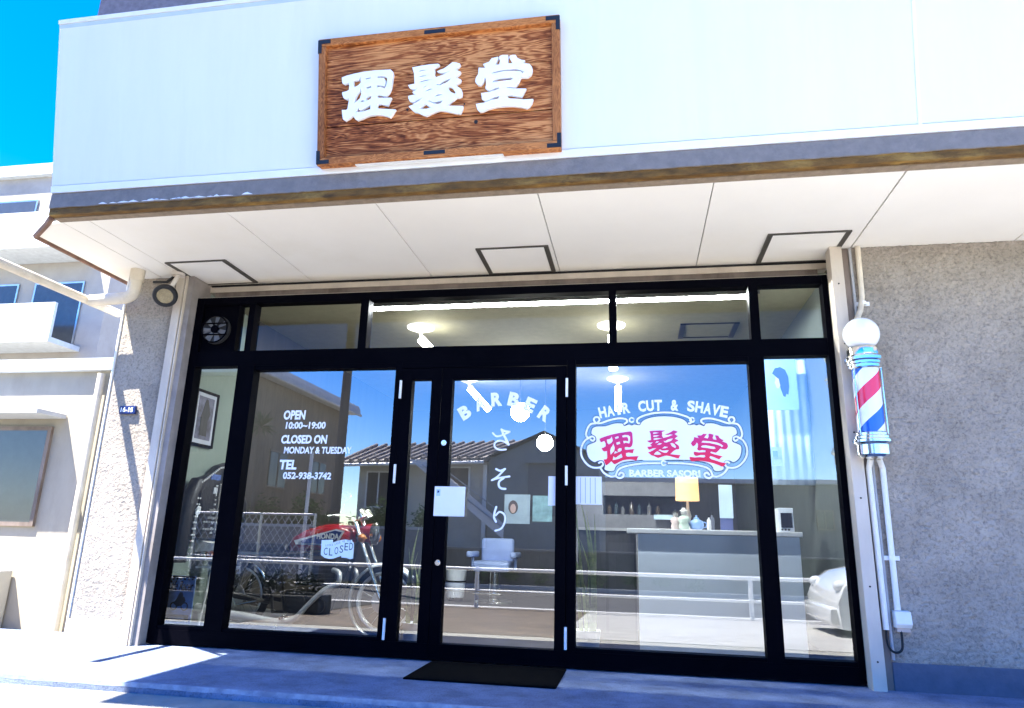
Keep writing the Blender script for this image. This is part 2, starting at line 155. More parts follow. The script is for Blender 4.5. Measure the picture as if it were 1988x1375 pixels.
# ------------------------------------------------------------------ mesh building
class MB:
    """collects boxes, tubes, lathes, prisms in world metres; build() links them as ONE mesh object"""
    def __init__(s): s.bm = bmesh.new(); s.mi = 0
    def _f(s, vs):
        try:
            f = s.bm.faces.new(vs); f.material_index = s.mi; return f
        except ValueError: return None
    def box(s, x0, x1, y0, y1, z0, z1, rot=None):
        P = [(x, y, z) for z in (z0, z1) for y in (y0, y1) for x in (x0, x1)]
        if rot:
            c = Vector(((x0 + x1) / 2, (y0 + y1) / 2, (z0 + z1) / 2)); P = [c + rot @ (Vector(p) - c) for p in P]
        v = [s.bm.verts.new(p) for p in P]
        for q in ((0, 2, 3, 1), (4, 5, 7, 6), (0, 1, 5, 4), (2, 6, 7, 3), (0, 4, 6, 2), (1, 3, 7, 5)): s._f([v[i] for i in q])
        return s
    def bbox(s, x0, x1, y0, y1, z0, z1, b=.01, seg=2):
        t = bmesh.new(); bmesh.ops.create_cube(t, size=1)
        for v in t.verts: v.co = Vector(((x0 + x1) / 2 + v.co.x * (x1 - x0), (y0 + y1) / 2 + v.co.y * (y1 - y0), (z0 + z1) / 2 + v.co.z * (z1 - z0)))
        bmesh.ops.bevel(t, geom=list(t.edges), offset=b, segments=seg, profile=.5, affect='EDGES')
        return s.merge(t)
    def merge(s, t, M=None):
        mp = {}
        for v in t.verts: mp[v] = s.bm.verts.new((M @ v.co) if M else v.co)
        for f in t.faces: s._f([mp[v] for v in f.verts])
        t.free(); return s
    def tube(s, pts, r, n=10, cap=True, closed=False):
        pts = [Vector(p) for p in pts]; rr = r if isinstance(r, (list, tuple)) else [r] * len(pts)
        rings = []; up = None; N = len(pts)
        for i, p in enumerate(pts):
            if closed: d = pts[(i + 1) % N] - pts[i - 1]
            else: d = (pts[min(i + 1, N - 1)] - pts[max(i - 1, 0)])
            d.normalize()
            if up is None: up = Vector((0, 0, 1)) if abs(d.z) < .9 else Vector((1, 0, 0))
            a = d.cross(up).normalized(); up2 = a.cross(d).normalized(); up = up2
            rings.append([s.bm.verts.new(p + rr[i] * (math.cos(t) * a + math.sin(t) * up2)) for t in [2 * math.pi * k / n for k in range(n)]])
        for i in range(N if closed else N - 1):
            A, B = rings[i], rings[(i + 1) % N]
            for k in range(n): s._f([A[k], A[(k + 1) % n], B[(k + 1) % n], B[k]])
        if cap and not closed: s._f(rings[0][::-1]); s._f(rings[-1])
        return s
    def lathe(s, c, prof, n=24, M=None):
        c = Vector(c); rings = []
        for r, z in prof:
            rings.append([s.bm.verts.new((M @ Vector((r * math.cos(t), r * math.sin(t), z)) if M else Vector((r * math.cos(t), r * math.sin(t), z))) + c) for t in [2 * math.pi * k / n for k in range(n)]])
        for A, B in zip(rings, rings[1:]):
            for k in range(n): s._f([A[k], A[(k + 1) % n], B[(k + 1) % n], B[k]])
        s._f(rings[0][::-1]); s._f(rings[-1]); return s
    def ball(s, c, r, n=20, sc=(1, 1, 1)):
        prof = [(max(1e-4, r * math.sin(math.pi * i / n)), -r * math.cos(math.pi * i / n)) for i in range(n + 1)]
        return s.lathe(c, prof, 28, Matrix.Diagonal(sc).to_3x3())
    def prism(s, pts, a0, a1, axis='y'):
        """polygon in the plane across `axis`, given as the two other coordinates, from a0 to a1"""
        mk = {'y': lambda p, a: (p[0], a, p[1]), 'z': lambda p, a: (p[0], p[1], a), 'x': lambda p, a: (a, p[0], p[1])}[axis]
        A = [s.bm.verts.new(mk(p, a0)) for p in pts]; B = [s.bm.verts.new(mk(p, a1)) for p in pts]
        s._f(A); s._f(B[::-1]); n = len(pts)
        for i in range(n): s._f([A[i], B[i], B[(i + 1) % n], A[(i + 1) % n]])
        return s
    def ribbon(s, pts, w, y, t=.0015, smooth=4):
        """flat rounded stroke in the x-z plane at depth y (front), thickness t"""
        P = catmull([Vector((p[0], p[1])) for p in pts], smooth); n = len(P); Lf = []; Rt = []
        for i, p in enumerate(P):
            d = (P[min(i + 1, n - 1)] - P[max(i - 1, 0)]).normalized(); q = Vector((-d.y, d.x)) * w / 2
            Lf.append(p + q); Rt.append(p - q)
        d0 = (P[0] - P[1]).normalized(); d1 = (P[-1] - P[-2]).normalized()
        def cap(c, d, k): return [c + (Matrix.Rotation(a, 2) @ d) * w / 2 for a in [math.pi / 2 * (1 - 2 * j / k) for j in range(1, k)]]
        poly = Lf + cap(P[-1], d1, 6) + Rt[::-1] + cap(P[0], d0, 6)
        # strip of quads + end fans, front and side walls
        F = lambda p, yy: s.bm.verts.new((p.x, yy, p.y))
        lf = [F(p, y) for p in Lf]; rt = [F(p, y) for p in Rt]
        for i in range(n - 1): s._f([lf[i], rt[i], rt[i + 1], lf[i + 1]])
        c1 = [F(p, y) for p in cap(P[-1], d1, 6)]; c0 = [F(p, y) for p in cap(P[0], d0, 6)]
        s._f([lf[-1]] + [rt[-1]] + c1[::-1]); s._f([rt[0]] + [lf[0]] + c0[::-1])
        return s
    def build(s, name, m, parent=None, smooth=None, local=False, bevel=0.):
        if not local and parent is not None:
            o = wl(parent)
            for v in s.bm.verts: v.co -= o
        bmesh.ops.recalc_face_normals(s.bm, faces=list(s.bm.faces))
        me = bpy.data.meshes.new(name); s.bm.to_mesh(me); s.bm.free()
        for x in (m if isinstance(m, (list, tuple)) else [m]): me.materials.append(x)
        ob = bpy.data.objects.new(name, me); COL.objects.link(ob)
        if parent is not None: ob.parent = parent
        if smooth:
            me.polygons.foreach_set('use_smooth', [True] * len(me.polygons)); me.set_sharp_from_angle(angle=R(smooth))
        if bevel:
            b = ob.modifiers.new('bevel', 'BEVEL'); b.width = bevel; b.segments = 2; b.limit_method = 'ANGLE'
        return ob

def wl(o):
    v = Vector((0, 0, 0))
    while o is not None: v = v + o.location; o = o.parent
    return v
def catmull(P, k):
    if k < 2 or len(P) < 3: return P
    Q = [P[0]] + list(P) + [P[-1]]; out = []
    for i in range(1, len(Q) - 2):
        a, b, c, d = Q[i - 1:i + 3]
        for j in range(k):
            t = j / k
            out.append(.5 * ((2 * b) + (c - a) * t + (2 * a - 5 * b + 4 * c - d) * t * t + (3 * b - a - 3 * c + d) * t ** 3))
    out.append(P[-1]); return out
def tag(o, label=None, cat=None, group=None, kind=None):
    if label: o['label'] = label
    if cat: o['category'] = cat
    if group: o['group'] = group
    if kind: o['kind'] = kind
    return o
def thing(name, loc, label, cat, group=None):
    o = bpy.data.objects.new(name, None); o.empty_display_size = .1; COL.objects.link(o); o.location = loc
    return tag(o, label, cat, group)
def struct(name, mb, m, **k):
    return tag(mb.build(name, m, **k), kind='structure')
def copy_tree(o, parent=None):
    c = o.copy(); COL.objects.link(c)
    if parent is not None: c.parent = parent
    for ch in list(o.children): copy_tree(ch, c)
    return c

def text_bm(txt, x0, x1, z0, z1, y, bold=.02, depth=.0015, rot=0., shear=0.):
    """lettering fitted to the box x0..x1, z0..z1 on the plane y"""
    cu = bpy.data.curves.new('lettering', 'FONT'); cu.body = txt; cu.size = 1; cu.offset = bold; cu.resolution_u = 3; cu.shear = shear
    ob = bpy.data.objects.new('lettering', cu); COL.objects.link(ob)
    dg = bpy.context.evaluated_depsgraph_get(); me = bpy.data.meshes.new_from_object(ob.evaluated_get(dg))
    t = bmesh.new(); t.from_mesh(me)
    bpy.data.objects.remove(ob); bpy.data.curves.remove(cu); bpy.data.meshes.remove(me)
    xs = [v.co.x for v in t.verts]; ys = [v.co.y for v in t.verts]
    a, b, c, d = min(xs), max(xs), min(ys), max(ys)
    cx, cz = (x0 + x1) / 2, (z0 + z1) / 2
    for v in t.verts:
        X = (v.co.x - a) / max(b - a, 1e-6) - .5; Z = (v.co.y - c) / max(d - c, 1e-6) - .5
        X *= x1 - x0; Z *= z1 - z0
        v.co = Vector((cx + X * math.cos(rot) - Z * math.sin(rot), y, cz + X * math.sin(rot) + Z * math.cos(rot)))
    return t
def arc_text(mb, txt, pts, w, h, y, bold=.03):
    """letters set one by one along the arc through pts (x, z); slight jitter like hand cut vinyl"""
    P = catmull([Vector(p) for p in pts], 12); S = [0]
    for a, b in zip(P, P[1:]): S.append(S[-1] + (b - a).length)
    n = len(txt)
    for i, ch in enumerate(txt):
        if ch == ' ': continue
        s = S[-1] * i / (n - 1); k = max(j for j in range(len(S)) if S[j] <= s + 1e-9); k = min(k, len(P) - 2)
        f = (s - S[k]) / max(S[k + 1] - S[k], 1e-9); p = P[k].lerp(P[k + 1], min(f, 1))
        d = P[min(k + 2, len(P) - 1)] - P[max(k - 1, 0)]; ang = math.atan2(d.y, d.x) + random.uniform(-.05, .05)
        ww = w * (.45 if ch in "I'" else 1.)
        mb.merge(text_bm(ch, p.x - ww / 2, p.x + ww / 2, p.y - h / 2, p.y + h / 2, y, bold, rot=ang))
def curve_fill(polys, depth):
    """filled outline with holes (2D curve) -> bmesh in (x, s) as (x, 0..-depth, s)"""
    cu = bpy.data.curves.new('glyph', 'CURVE'); cu.dimensions = '2D'; cu.fill_mode = 'BOTH'; cu.extrude = depth / 2
    for p in polys:
        sp = cu.splines.new('POLY'); sp.points.add(len(p) - 1); sp.use_cyclic_u = True
        for q, (a, b) in zip(sp.points, p): q.co = (a, b, 0, 1)
    ob = bpy.data.objects.new('glyph', cu); COL.objects.link(ob)
    dg = bpy.context.evaluated_depsgraph_get(); me = bpy.data.meshes.new_from_object(ob.evaluated_get(dg))
    t = bmesh.new(); t.from_mesh(me); bpy.data.objects.remove(ob); bpy.data.curves.remove(cu); bpy.data.meshes.remove(me)
    for v in t.verts: v.co = Vector((v.co.x, -v.co.z - depth / 2, v.co.y))
    return t

def inset(polys, d):
    """outline drawn thinner: the outer contour moved inwards, the holes outwards"""
    out = []
    for k, P in enumerate(polys):
        n = len(P); A = sum(P[i][0] * P[(i + 1) % n][1] - P[(i + 1) % n][0] * P[i][1] for i in range(n)); s = (1 if A > 0 else -1) * (1 if k == 0 else -1); Q = []
        for i in range(n):
            t = Vector((P[(i + 1) % n][0] - P[i - 1][0], P[(i + 1) % n][1] - P[i - 1][1]))
            t = t.normalized() if t.length > 1e-6 else Vector((1, 0)); Q.append((P[i][0] - t.y * d * s, P[i][1] + t.x * d * s))
        out.append(Q)
    return out
# ------------------------------------------------------------------ palette
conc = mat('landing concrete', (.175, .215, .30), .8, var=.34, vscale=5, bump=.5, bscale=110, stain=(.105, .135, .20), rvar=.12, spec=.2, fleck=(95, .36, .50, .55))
conc_grey = mat('beam concrete', (.205, .185, .17), .9, var=.15, vscale=14, bump=.3, bscale=70, stain=(.15, .14, .135))
conc_up = mat('upper wall concrete', (.22, .21, .28), .9, var=.2, vscale=20, bump=.3, bscale=80)
stucco = mat('stucco', (.36, .315, .26), .95, var=.16, vscale=3.5, stain=(.295, .255, .205), bump=.7, bscale=80, fleck=(48, .34, .52, .52))  # flecks put crevice shade into the colour where the relief shows none
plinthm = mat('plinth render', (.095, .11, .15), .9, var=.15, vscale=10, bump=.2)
panelw = mat('white enamel panel', (.76, .775, .73), .4, var=.025, vscale=1.8, rvar=.05, stain=(.725, .74, .695), stretch=(3.0, 1, .4))
trimw = mat('white trim', (.82, .84, .84), .4, var=.03)
rust = mat('rusty drip edge', (.13, .065, .012), .9, var=.55, vscale=22, bump=.5, bscale=60, stain=(.30, .175, .04), stretch=(.35, 1, 1))
beamu = mat('beam underside', (.26, .20, .14), .9, var=.25, vscale=16, bump=.3, bscale=60, stain=(.24, .19, .14))
soff = mat('soffit board', (.90, .87, .79), .6, var=.03, vscale=1.2, stain=(.86, .82, .72))
dark = mat('dark gap', (.012, .011, .011), .8, var=.1)
hatchf = mat('hatch frame', (.06, .055, .045), .5, var=.15)
blk = mat('black anodised aluminium', (.0016, .0016, .0032), .5, metal=0., var=.25, vscale=3, spec=.012, rvar=.08)
steelc = mat('cream painted steel', (.60, .52, .42), .5, var=.12, vscale=5, stain=(.47, .39, .30), stretch=(1, 1, .3), bump=.1)
steelb = mat('brown weathered steel', (.20, .155, .125), .7, var=.25, vscale=7, stain=(.11, .08, .06), stretch=(1, 1, .4))
white = mat('white paint', (.85, .85, .85), .4, var=.03)
vinyl = mat('white vinyl lettering', (.92, .93, .93), .45, var=.01)
chrome = mat('chrome', (.84, .82, .78), .16, metal=1., var=.04)
steel = mat('grey galvanised', (.55, .55, .55), .35, metal=1., var=.12)
pvc = mat('cream pvc pipe', (.68, .60, .47), .45, var=.10, vscale=8, stain=(.52, .45, .34))
pvcw = mat('white pvc pipe', (.80, .80, .76), .4, var=.05, vscale=9)
rubber = mat('black rubber', (.010, .010, .012), .75, var=.2)
globe = mat('opal globe', (.93, .94, .95), .15, var=.01, coat=.5)
shopglass = glass_mat('coated shop glass', 2.65, (.93, .97, .96)); plainglass = glass_mat('plain transom glass', 1.3, (.95, .96, .92)); clear = clear_mat('pane edge')

# ------------------------------------------------------------------ the shop building
B = thing('shop_building', (0, 0, 0), 'barber shop front with white upper panels, deep soffit and black framed glazing', 'building')
SA, CA = math.sin(R(10.5)), math.cos(R(10.5))
def pan(x, s, n=0.): return Vector((x, -1.35 - s * SA - n * CA, 3.165 + s * CA - n * SA))
def panel_block(mb, x0, x1, s0, s1, n0, n1):
    P = [pan(x, s, n) for s in (s0, s1) for n in (n1, n0) for x in (x0, x1)]
    v = [mb.bm.verts.new(p) for p in P]
    for q in ((0, 2, 3, 1), (4, 5, 7, 6), (0, 1, 5, 4), (2, 6, 7, 3), (0, 4, 6, 2), (1, 3, 7, 5)): mb._f([v[i] for i in q])

def stucco_sheet(name, x0, x1, z0, z1, y, seed, amp):
    """trowelled render: a fine sheet pushed out by ridged noise, real relief that the raking sun picks up"""
    mb = MB(); st = .0095; nx = int((x1 - x0) / st); nz = int((z1 - z0) / st); g = []
    for j in range(nz + 1):
        row = []
        for i in range(nx + 1):
            x = x0 + (x1 - x0) * i / nx; z = z0 + (z1 - z0) * j / nz
            p = Vector((x * 26 + seed, z * 36, seed)); q = Vector((x * 60, z * 75, seed + 9))
            h = abs(noise.noise(p + Vector((noise.noise(p * .6) * 1.2, 0, 0)))) + .4 * abs(noise.noise(p * 1.9))
            h = min(.34, h) * amp + noise.noise(q) * .0018
            e = min(i, nx - i, 3) / 3
            row.append(mb.bm.verts.new((x, y - max(0, h + .003) * e, z)))
        g.append(row)
    for j in range(nz):
        for i in range(nx): mb._f([g[j][i], g[j][i + 1], g[j + 1][i + 1], g[j + 1][i]])
    mb.box(x0, x1, y + .004, y + .30, z0, z1)
    return mb.build(name, stucco, B, smooth=60)
stucco_sheet('stucco_wall', -3.26, -2.79, .165, 2.998, -.10, 3., .0135)
stucco_sheet('stucco_wall', 2.712, 4.9, .165, 2.998, -.10, 11., .034)
MB().box(-3.275, -2.79, -.118, .2, -.05, .165).build('plinth', mat('pale plinth', (.46, .45, .47), .9, var=.15, vscale=8), B, bevel=.006)
MB().box(2.712, 4.9, -.118, .2, -.05, .165).build('plinth', plinthm, B, bevel=.006)
MB().box(-3.275, -3.262, -.115, .25, .17, 2.99).build('corner_trim', trimw, B)

# upper storey, tilted enamel fascia, concrete beam
mb = MB(); mb.box(-2.95, 4.9, -1.29, 6.2, 3.09, 6.6); mb.box(-3.26, -2.95, .20, 6.2, 3.065, 6.6)
mb.box(-3.95, 4.9, -3.4, -1.2895, 5.6, 5.75); mb.build('upper_wall_and_shade_slab', conc_up, B)  # overhang slab out of view, added to shade the landing
mb = MB()
panel_block(mb, -2.95, 2.775, .055, 1.232, -.04, 0.)
mb.build('fascia_panel', panelw, B)
mb = MB(); panel_block(mb, 2.797, 4.9, .055, 1.232, -.04, 0.); mb.build('fascia_panel', panelw, B)
mb = MB(); panel_block(mb, -2.95, 4.9, .0, .050, -.04, .006); panel_block(mb, -2.95, 4.9, 1.262, 1.292, -.3, .012)
panel_block(mb, 2.7755, 2.7965, .0505, 1.26, -.04, .004)
mb.build('fascia_trim', trimw, B)
mb = MB(); panel_block(mb, -2.95, 4.9, 1.2325, 1.2615, -.3, .002); mb.build('fascia_gutter', mat('pale blue trim', (.50, .60, .66), .5, var=.05), B)
mb = MB(); v = []
for x in (-2.95, 4.9): v.append([mb.bm.verts.new(p) for p in ((x, -1.28, 3.17), (x, -1.34, 3.16), (x, -1.44, 3.95), (x, -1.56, 4.42), (x, -1.28, 4.42))])
for i in range(5): mb._f([v[0][i], v[0][(i + 1) % 5], v[1][(i + 1) % 5], v[1][i]])
mb._f(v[0]); mb._f(v[1][::-1]); mb.build('fascia_backing', conc_up, B)
# beam with a worn lower edge
def ragged(mb, x0, x1, yf, yb, z0, z1, amp, n, seed):
    top, bot = [], []
    for i in range(n + 1):
        x = x0 + (x1 - x0) * i / n
        w = noise.noise(Vector((x * 7, seed, 0))) * amp + noise.noise(Vector((x * 31, seed, 4))) * amp * .6
        top.append([mb.bm.verts.new((x, y, z1)) for y in (yf, yb)]); bot.append([mb.bm.verts.new((x, y, z0 + (w if y == yf else 0))) for y in (yf, yb)])
    for i in range(n):
        for a, b, c, d in ((bot[i][0], bot[i + 1][0], top[i + 1][0], top[i][0]), (bot[i][1], top[i][1], top[i + 1][1], bot[i + 1][1]),
                           (top[i][0], top[i + 1][0], top[i + 1][1], top[i][1]), (bot[i][0], bot[i][1], bot[i + 1][1], bot[i + 1][0])): mb._f([a, b, c, d])
    mb._f([bot[0][0], top[0][0], top[0][1], bot[0][1]]); mb._f([bot[n][0], bot[n][1], top[n][1], top[n][0]])
mb = MB(); ragged(mb, -2.95, 4.9, -1.345, -1.225, 3.052, 3.160, .006, 260, 1.); mb.build('canopy_beam', conc_grey, B)
mb = MB(); ragged(mb, -2.95, 4.9, -1.335, -1.29, 3.002, 3.058, .005, 260, 5.); mb.build('drip_edge', rust, B)
mb = MB(); mb.box(-2.95, 4.9, -1.288, -1.227, 2.996, 3.045); mb.build('beam_underside', beamu, B)
# flaking white paint along the left of the beam
mb = MB(); random.seed(3)
for k in range(26):
    x = -2.5 + k * .045 + random.uniform(-.02, .02)
    if random.random() < .35: continue
    w = random.uniform(.02, .06); h = random.uniform(.004, .016)
    mb.prism([(x - w, 3.058), (x - w * .5, 3.058 + h * .7), (x, 3.058 + h), (x + w * .4, 3.058 + h * .5), (x + w, 3.056)], -1.3495, -1.3465)
mb.build('flaking_paint', trimw, B)

# soffit: boards with open joints, and its narrow tail beside the wall
mb = MB(); J = [-2.94, -2.72, -1.629, -.537, .556, 1.648, 2.74, 3.83, 4.9]
for a, b in zip(J, J[1:]): mb.box(a + .0035, b - (.0035 if b < 2.7 else .007), -1.224, .17, 3.0, 3.02)
mb.prism([(-2.944, -1.224), (-2.944, .17), (-3.33, .17), (-3.33, -1.02), (-3.06, -1.20)], 3.0, 3.02, 'z')
mb.build('soffit', soff, B)
mb = MB(); mb.box(-2.95, 4.9, -1.22, .2, 3.021, 3.05); mb.prism([(-2.951, -1.22), (-2.951, .2), (-3.32, .2), (-3.32, -1.01), (-3.05, -1.19)], 3.0215, 3.058, 'z'); mb.build('soffit_backing', dark, B)
mb = MB(); e = [(-2.955, -1.3, 3.0), (-3.075, -1.21, 3.0), (-3.345, -1.03, 3.0), (-3.345, .17, 3.0)]
for a, b in zip(e, e[1:]): mb.tube([a, b], .022, 6)
mb.build('soffit_edge', mat('rusted edge', (.17, .09, .06), .8, var=.4, vscale=15), B)
for x0, x1, y0, y1 in ((-2.675, -2.125, -.44, .075), (-.035, .525, -.42, .095), (2.10, 2.66, -.43, .10)):
    f = MB()
    f.box(x0, x0 + .035, y0, y1, 2.988, 2.9995); f.box(x1 - .035, x1, y0, y1, 2.988, 2.9995)
    f.box(x0 + .0352, x1 - .0352, y0, y0 + .014, 2.989, 2.9995); f.box(x0 + .0352, x1 - .0352, y1 - .014, y1, 2.989, 2.9995)
    h = f.build('access_hatch', hatchf, B)
    MB().box(x0 + .036, x1 - .036, y0 + .015, y1 - .015, 2.992, 2.9995).build('lid', soff, h)

# steel surround of the shutter
mb = MB(); mb.box(-2.55, 2.55, .11, .19, 2.83, 2.925); mb.build('shutter_header', steelb, B)
mb = MB(); mb.box(-2.62, 2.62, .105, .19, 2.926, 2.974); mb.box(-2.60, 2.60, -.02, .105, 2.822, 2.832); mb.build('header_lip', steelc, B)
MB().box(-2.7, 2.7, .12, .2, 2.975, 2.9995).build('shutter_slot', dark, B)
def rail(x0, x1):
    m = MB(); m.box(x0, x1, -.17, -.06, .0, 2.955); return m
rl = MB(); rl.box(-2.745, -2.672, -.17, -.02, 0, 2.99); rl.box(-2.664, -2.652, -.165, -.02, 0, 2.99)
o = rl.build('shutter_rail', steelc, B, bevel=.003)
MB().box(-2.672, -2.664, -.155, -.03, 0.002, 2.985).build('rail_groove', dark, o)
MB().box(-2.789, -2.746, -.112, .1, 0, 2.995).build('shutter_jamb', steelb, B)
MB().box(-2.651, -2.602, -.14, .12, 0, 2.99).build('shutter_reveal', mat('grey brown reveal', (.27, .24, .22), .75, var=.2, vscale=6, stain=(.20, .17, .15)), B)
rl = MB(); rl.box(2.572, 2.655, -.17, -.055, -.02, 2.99)
o = rl.build('shutter_rail', steelc, B, bevel=.003)
mb = MB()
for z in (.17, .62, 1.18, 1.62, 2.25, 2.7): mb.tube([(2.612, -.169, z), (2.612, -.174, z)], .006, 8)
mb.build('rail_screw', dark, o)
MB().box(2.656, 2.711, -.112, .1, -.02, 2.995).build('shutter_jamb', steelb, B)

# black aluminium shopfront
F = MB()
zt, zb = 2.818, .012
def vm(x0, x1, z0, z1, y0=-.05, y1=.05): F.box(x0, x1, y0, y1, z0, z1)
vm(-2.601, -2.532, zb, zt); vm(2.532, 2.571, zb, zt)
vm(-2.132, -1.981, .0205, 2.2, -.052, .05)
vm(1.972, 2.082, .0205, 2.2, -.052, .05)
F.box(-2.531, 2.531, -.048, .05, 2.752, zt)                       # head
F.box(-2.531, 2.531, -.049, .05, 2.201, 2.331)                    # transom bar
F.box(-1.98, -.741, -.046, .05, 2.163, 2.2005); F.box(.703, 1.971, -.046, .05, 2.163, 2.2005)
for x0, x1 in ((-2.099, -2.044), (-1.086, -1.016), (.959, 1.017), (2.005, 2.073)): F.box(x0, x1, -.047, .05, 2.3315, 2.7515)
F.box(-2.207, -2.197, -.04, .05, 2.3315, 2.7515)
F.box(-2.531, 2.531, -.055, .055, zb, .115)                       # sill
F.box(-2.531, -2.1325, -.047, .05, .1155, .143); F.box(2.0825, 2.531, -.047, .05, .1155, .143)
F.box(-1.9805, -.741, -.044, .05, .1155, .139); F.box(.703, 1.9715, -.044, .05, .1155, .139)
F.box(-.74, -.686, -.05, .05, .1155, 2.2005); F.box(.638, .702, -.05, .05, .1155, 2.2005)
F.box(-.6855, .6375, -.05, .05, 2.156, 2.2005)
F.build('shopfront_frame', blk, B)
def door(x0, x1, gx0, gx1, label):
    y0, y1 = -.056, .02; m = MB(); z0, z1 = .1165, 2.15
    m.box(x0, gx0, y0, y1, z0, z1); m.box(gx1, x1, y0, y1, z0, z1)
    m.box(gx0 + .0002, gx1 - .0002, y0 + .001, y1, 2.06, z1); m.box(gx0 + .0002, gx1 - .0002, y0 + .001, y1, z0, .1185)
    m.box(x0, x1, y0 - .002, y1, .018, .1163)
    d = m.build('door', blk, B); d['label'] = label
    return d
def pane(x0, x1, z0, z1, name, parent, y=0.):
    m = MB(); m.mi = 1; m.box(x0 - .004, x1 + .004, y - .003, y + .003, z0 - .004, z1 + .004)
    o = m.build(name, [plainglass if name == 'transom_pane' else shopglass, clear], parent)
    for p in o.data.polygons:
        if p.normal.y < -.9: p.material_index = 0
    return o
d1 = door(-.683, -.352, -.594, -.435, 'narrow fixed door leaf with a slim glass strip')
d2 = door(-.348, .634, -.264, .556, 'wide door leaf with arched white lettering')
pane(-.594, -.435, .118, 2.06, 'door_glass', d1, -.018); dg = pane(-.264, .556, .118, 2.06, 'door_glass', d2, -.018)
for d, x in ((d1, -.684), (d2, .637)):
    for z0, z1 in ((1.906, 2.05), (1.246, 1.388), (.128, .274)):
        m = MB(); m.tube([(x, -.068, z0), (x, -.068, z1)], .010, 10); m.build('hinge', white, d, smooth=40)
for z in (1.556, .674):
    m = MB(); m.tube([(-.307, -.056, z), (-.307, -.066, z)], .021, 14); m.tube([(-.307, -.066, z), (-.307, -.078, z)], .012, 12); m.box(-.301, -.284, -.074, -.064, z - .006, z + .006)
    m.build('lock', chrome, d2, smooth=40)
W = {}
for k, x0, x1, z0, z1 in (('a', -2.532, -2.132, .143, 2.2), ('b', -1.981, -.741, .139, 2.163), ('c', .703, 1.972, .139, 2.163), ('d', 2.082, 2.532, .143, 2.2),
                          ('t0', -2.197, -2.099, 2.332, 2.752), ('t1', -2.044, -1.086, 2.332, 2.752), ('t2', -1.016, .959, 2.332, 2.752), ('t3', 1.017, 2.005, 2.332, 2.752), ('t4', 2.073, 2.532, 2.332, 2.752)):
    W[k] = pane(x0, x1, z0, z1, 'transom_pane' if k[0] == 't' else 'window_pane', B)
W['b']['label'] = 'window with white opening hours lettering'; W['c']['label'] = 'window with white scrolled emblem and red characters'
# extractor fan in a black infill
MB().box(-2.531, -2.2075, -.02, .05, 2.332, 2.7515).build('fan_panel', blk, B)
f = MB(); fc = Vector((-2.385, -.024, 2.525)); f.tube([fc, fc - Vector((0, .03, 0))], .125, 28)
fan = f.build('extractor_fan', dark, B, smooth=40)
f = MB()
for k in range(7):
    a = 2 * math.pi * k / 7 + .3; A = Matrix.Rotation(a, 3, 'Y')
    P = [A @ Vector(p) for p in ((.035, 0, -.012), (.105, 0, -.03), (.112, 0, .02), (.04, 0, .015))]
    q = [fc + p + Vector((0, -.034 - .012 * (j in (1, 0)), 0)) for j, p in enumerate(P)]
    f._f([f.bm.verts.new(p) for p in q])
f.build('fan_blade', mat('grey fan blade', (.10, .10, .105), .5, metal=.2), fan)
f = MB(); f.tube([fc + Vector((0, -.03, 0)), fc + Vector((0, -.055, 0))], .032, 16)
for k in range(3): f.tube([fc + Vector((.118 * math.cos(t), -.05, .118 * math.sin(t))) * 1 for t in [2 * math.pi * j / 32 for j in range(32)]] if k == 0 else [fc + Vector((-.12, -.05, .05 * (k * 2 - 3))), fc + Vector((.12, -.05, .05 * (k * 2 - 3)))], .006, 6, closed=(k == 0))
f.build('fan_guard', blk, fan, smooth=40)

# lettering on the glass
YL = -.0048
for t, x0, x1, z0, z1, b in (('OPEN', -1.692, -1.500, 1.750, 1.828, .042), ('10:00~19:00', -1.664, -1.317, 1.674, 1.732, .034), ('CLOSED ON', -1.690, -1.292, 1.554, 1.625, .042),
                             ('MONDAY & TUESDAY', -1.656, -1.075, 1.474, 1.530, .034), ('TEL', -1.680, -1.532, 1.347, 1.424, .042), ('052-938-3742', -1.640, -1.229, 1.271, 1.327, .034)):
    m = MB(); m.merge(text_bm(t, x0, x1, z0, z1, YL, b, shear=.06)); m.build('lettering_line', vinyl, W['b'])
m = MB(); arc_text(m, 'BARBER', [(-.163, 1.80), (-.036, 1.873), (.107, 1.903), (.230, 1.898), (.355, 1.852), (.468, 1.785)], .086, .110, YL - .018, .055); m.build('arched_lettering', vinyl, dg)
for k0, k1 in ((0, 4), (4, 8), (8, 10)):
    m = MB()
    for p, w in KANA[k0:k1]: m.ribbon(p, w, YL - .018 - random.uniform(0, .0006))
    m.build('kana_character', vinyl, dg)
m = MB(); arc_text(m, 'HAIR CUT & SHAVE', [(.902, 1.797), (1.12, 1.835), (1.343, 1.848), (1.57, 1.838), (1.787, 1.797)], .056, .084, YL, .042); m.build('arched_lettering', vinyl, W['c'])
m = MB(); m.merge(text_bm('BARBER SASORI', 1.092, 1.598, 1.319, 1.371, YL, .045)); m.build('name_lettering', vinyl, W['c'])
t = curve_fill([PLATE], .001); m = MB()
for v in t.verts: v.co.y += YL
m.merge(t); pl = m.build('emblem_plate', vinyl, W['c'])
m = MB()
for i, p in enumerate(RIBS): m.ribbon(p, .0145, YL - .0006 - .0001 * i)
for i, c in enumerate(CIRC): m.ribbon([(c[0] + .0165 * math.cos(a), c[1] + .0165 * math.sin(a)) for a in [2 * math.pi * k / 16 for k in range(17)]], .011, YL - .002 - .0001 * i, smooth=1)
m.build('emblem_border', vinyl, W['c'])
m = MB()
navy = mat('navy outline', (.02, .035, .09), .5)
for i, p in enumerate([PLATE[:31], PLATE[31:] + PLATE[:1]]): m.ribbon([(x * 1, z) for x, z in p], .0062, YL - .0013 - .0001 * i, smooth=3)
for i, p in enumerate(RIBS): m.ribbon(p, .0215, YL - .0002 + .00001 * i)
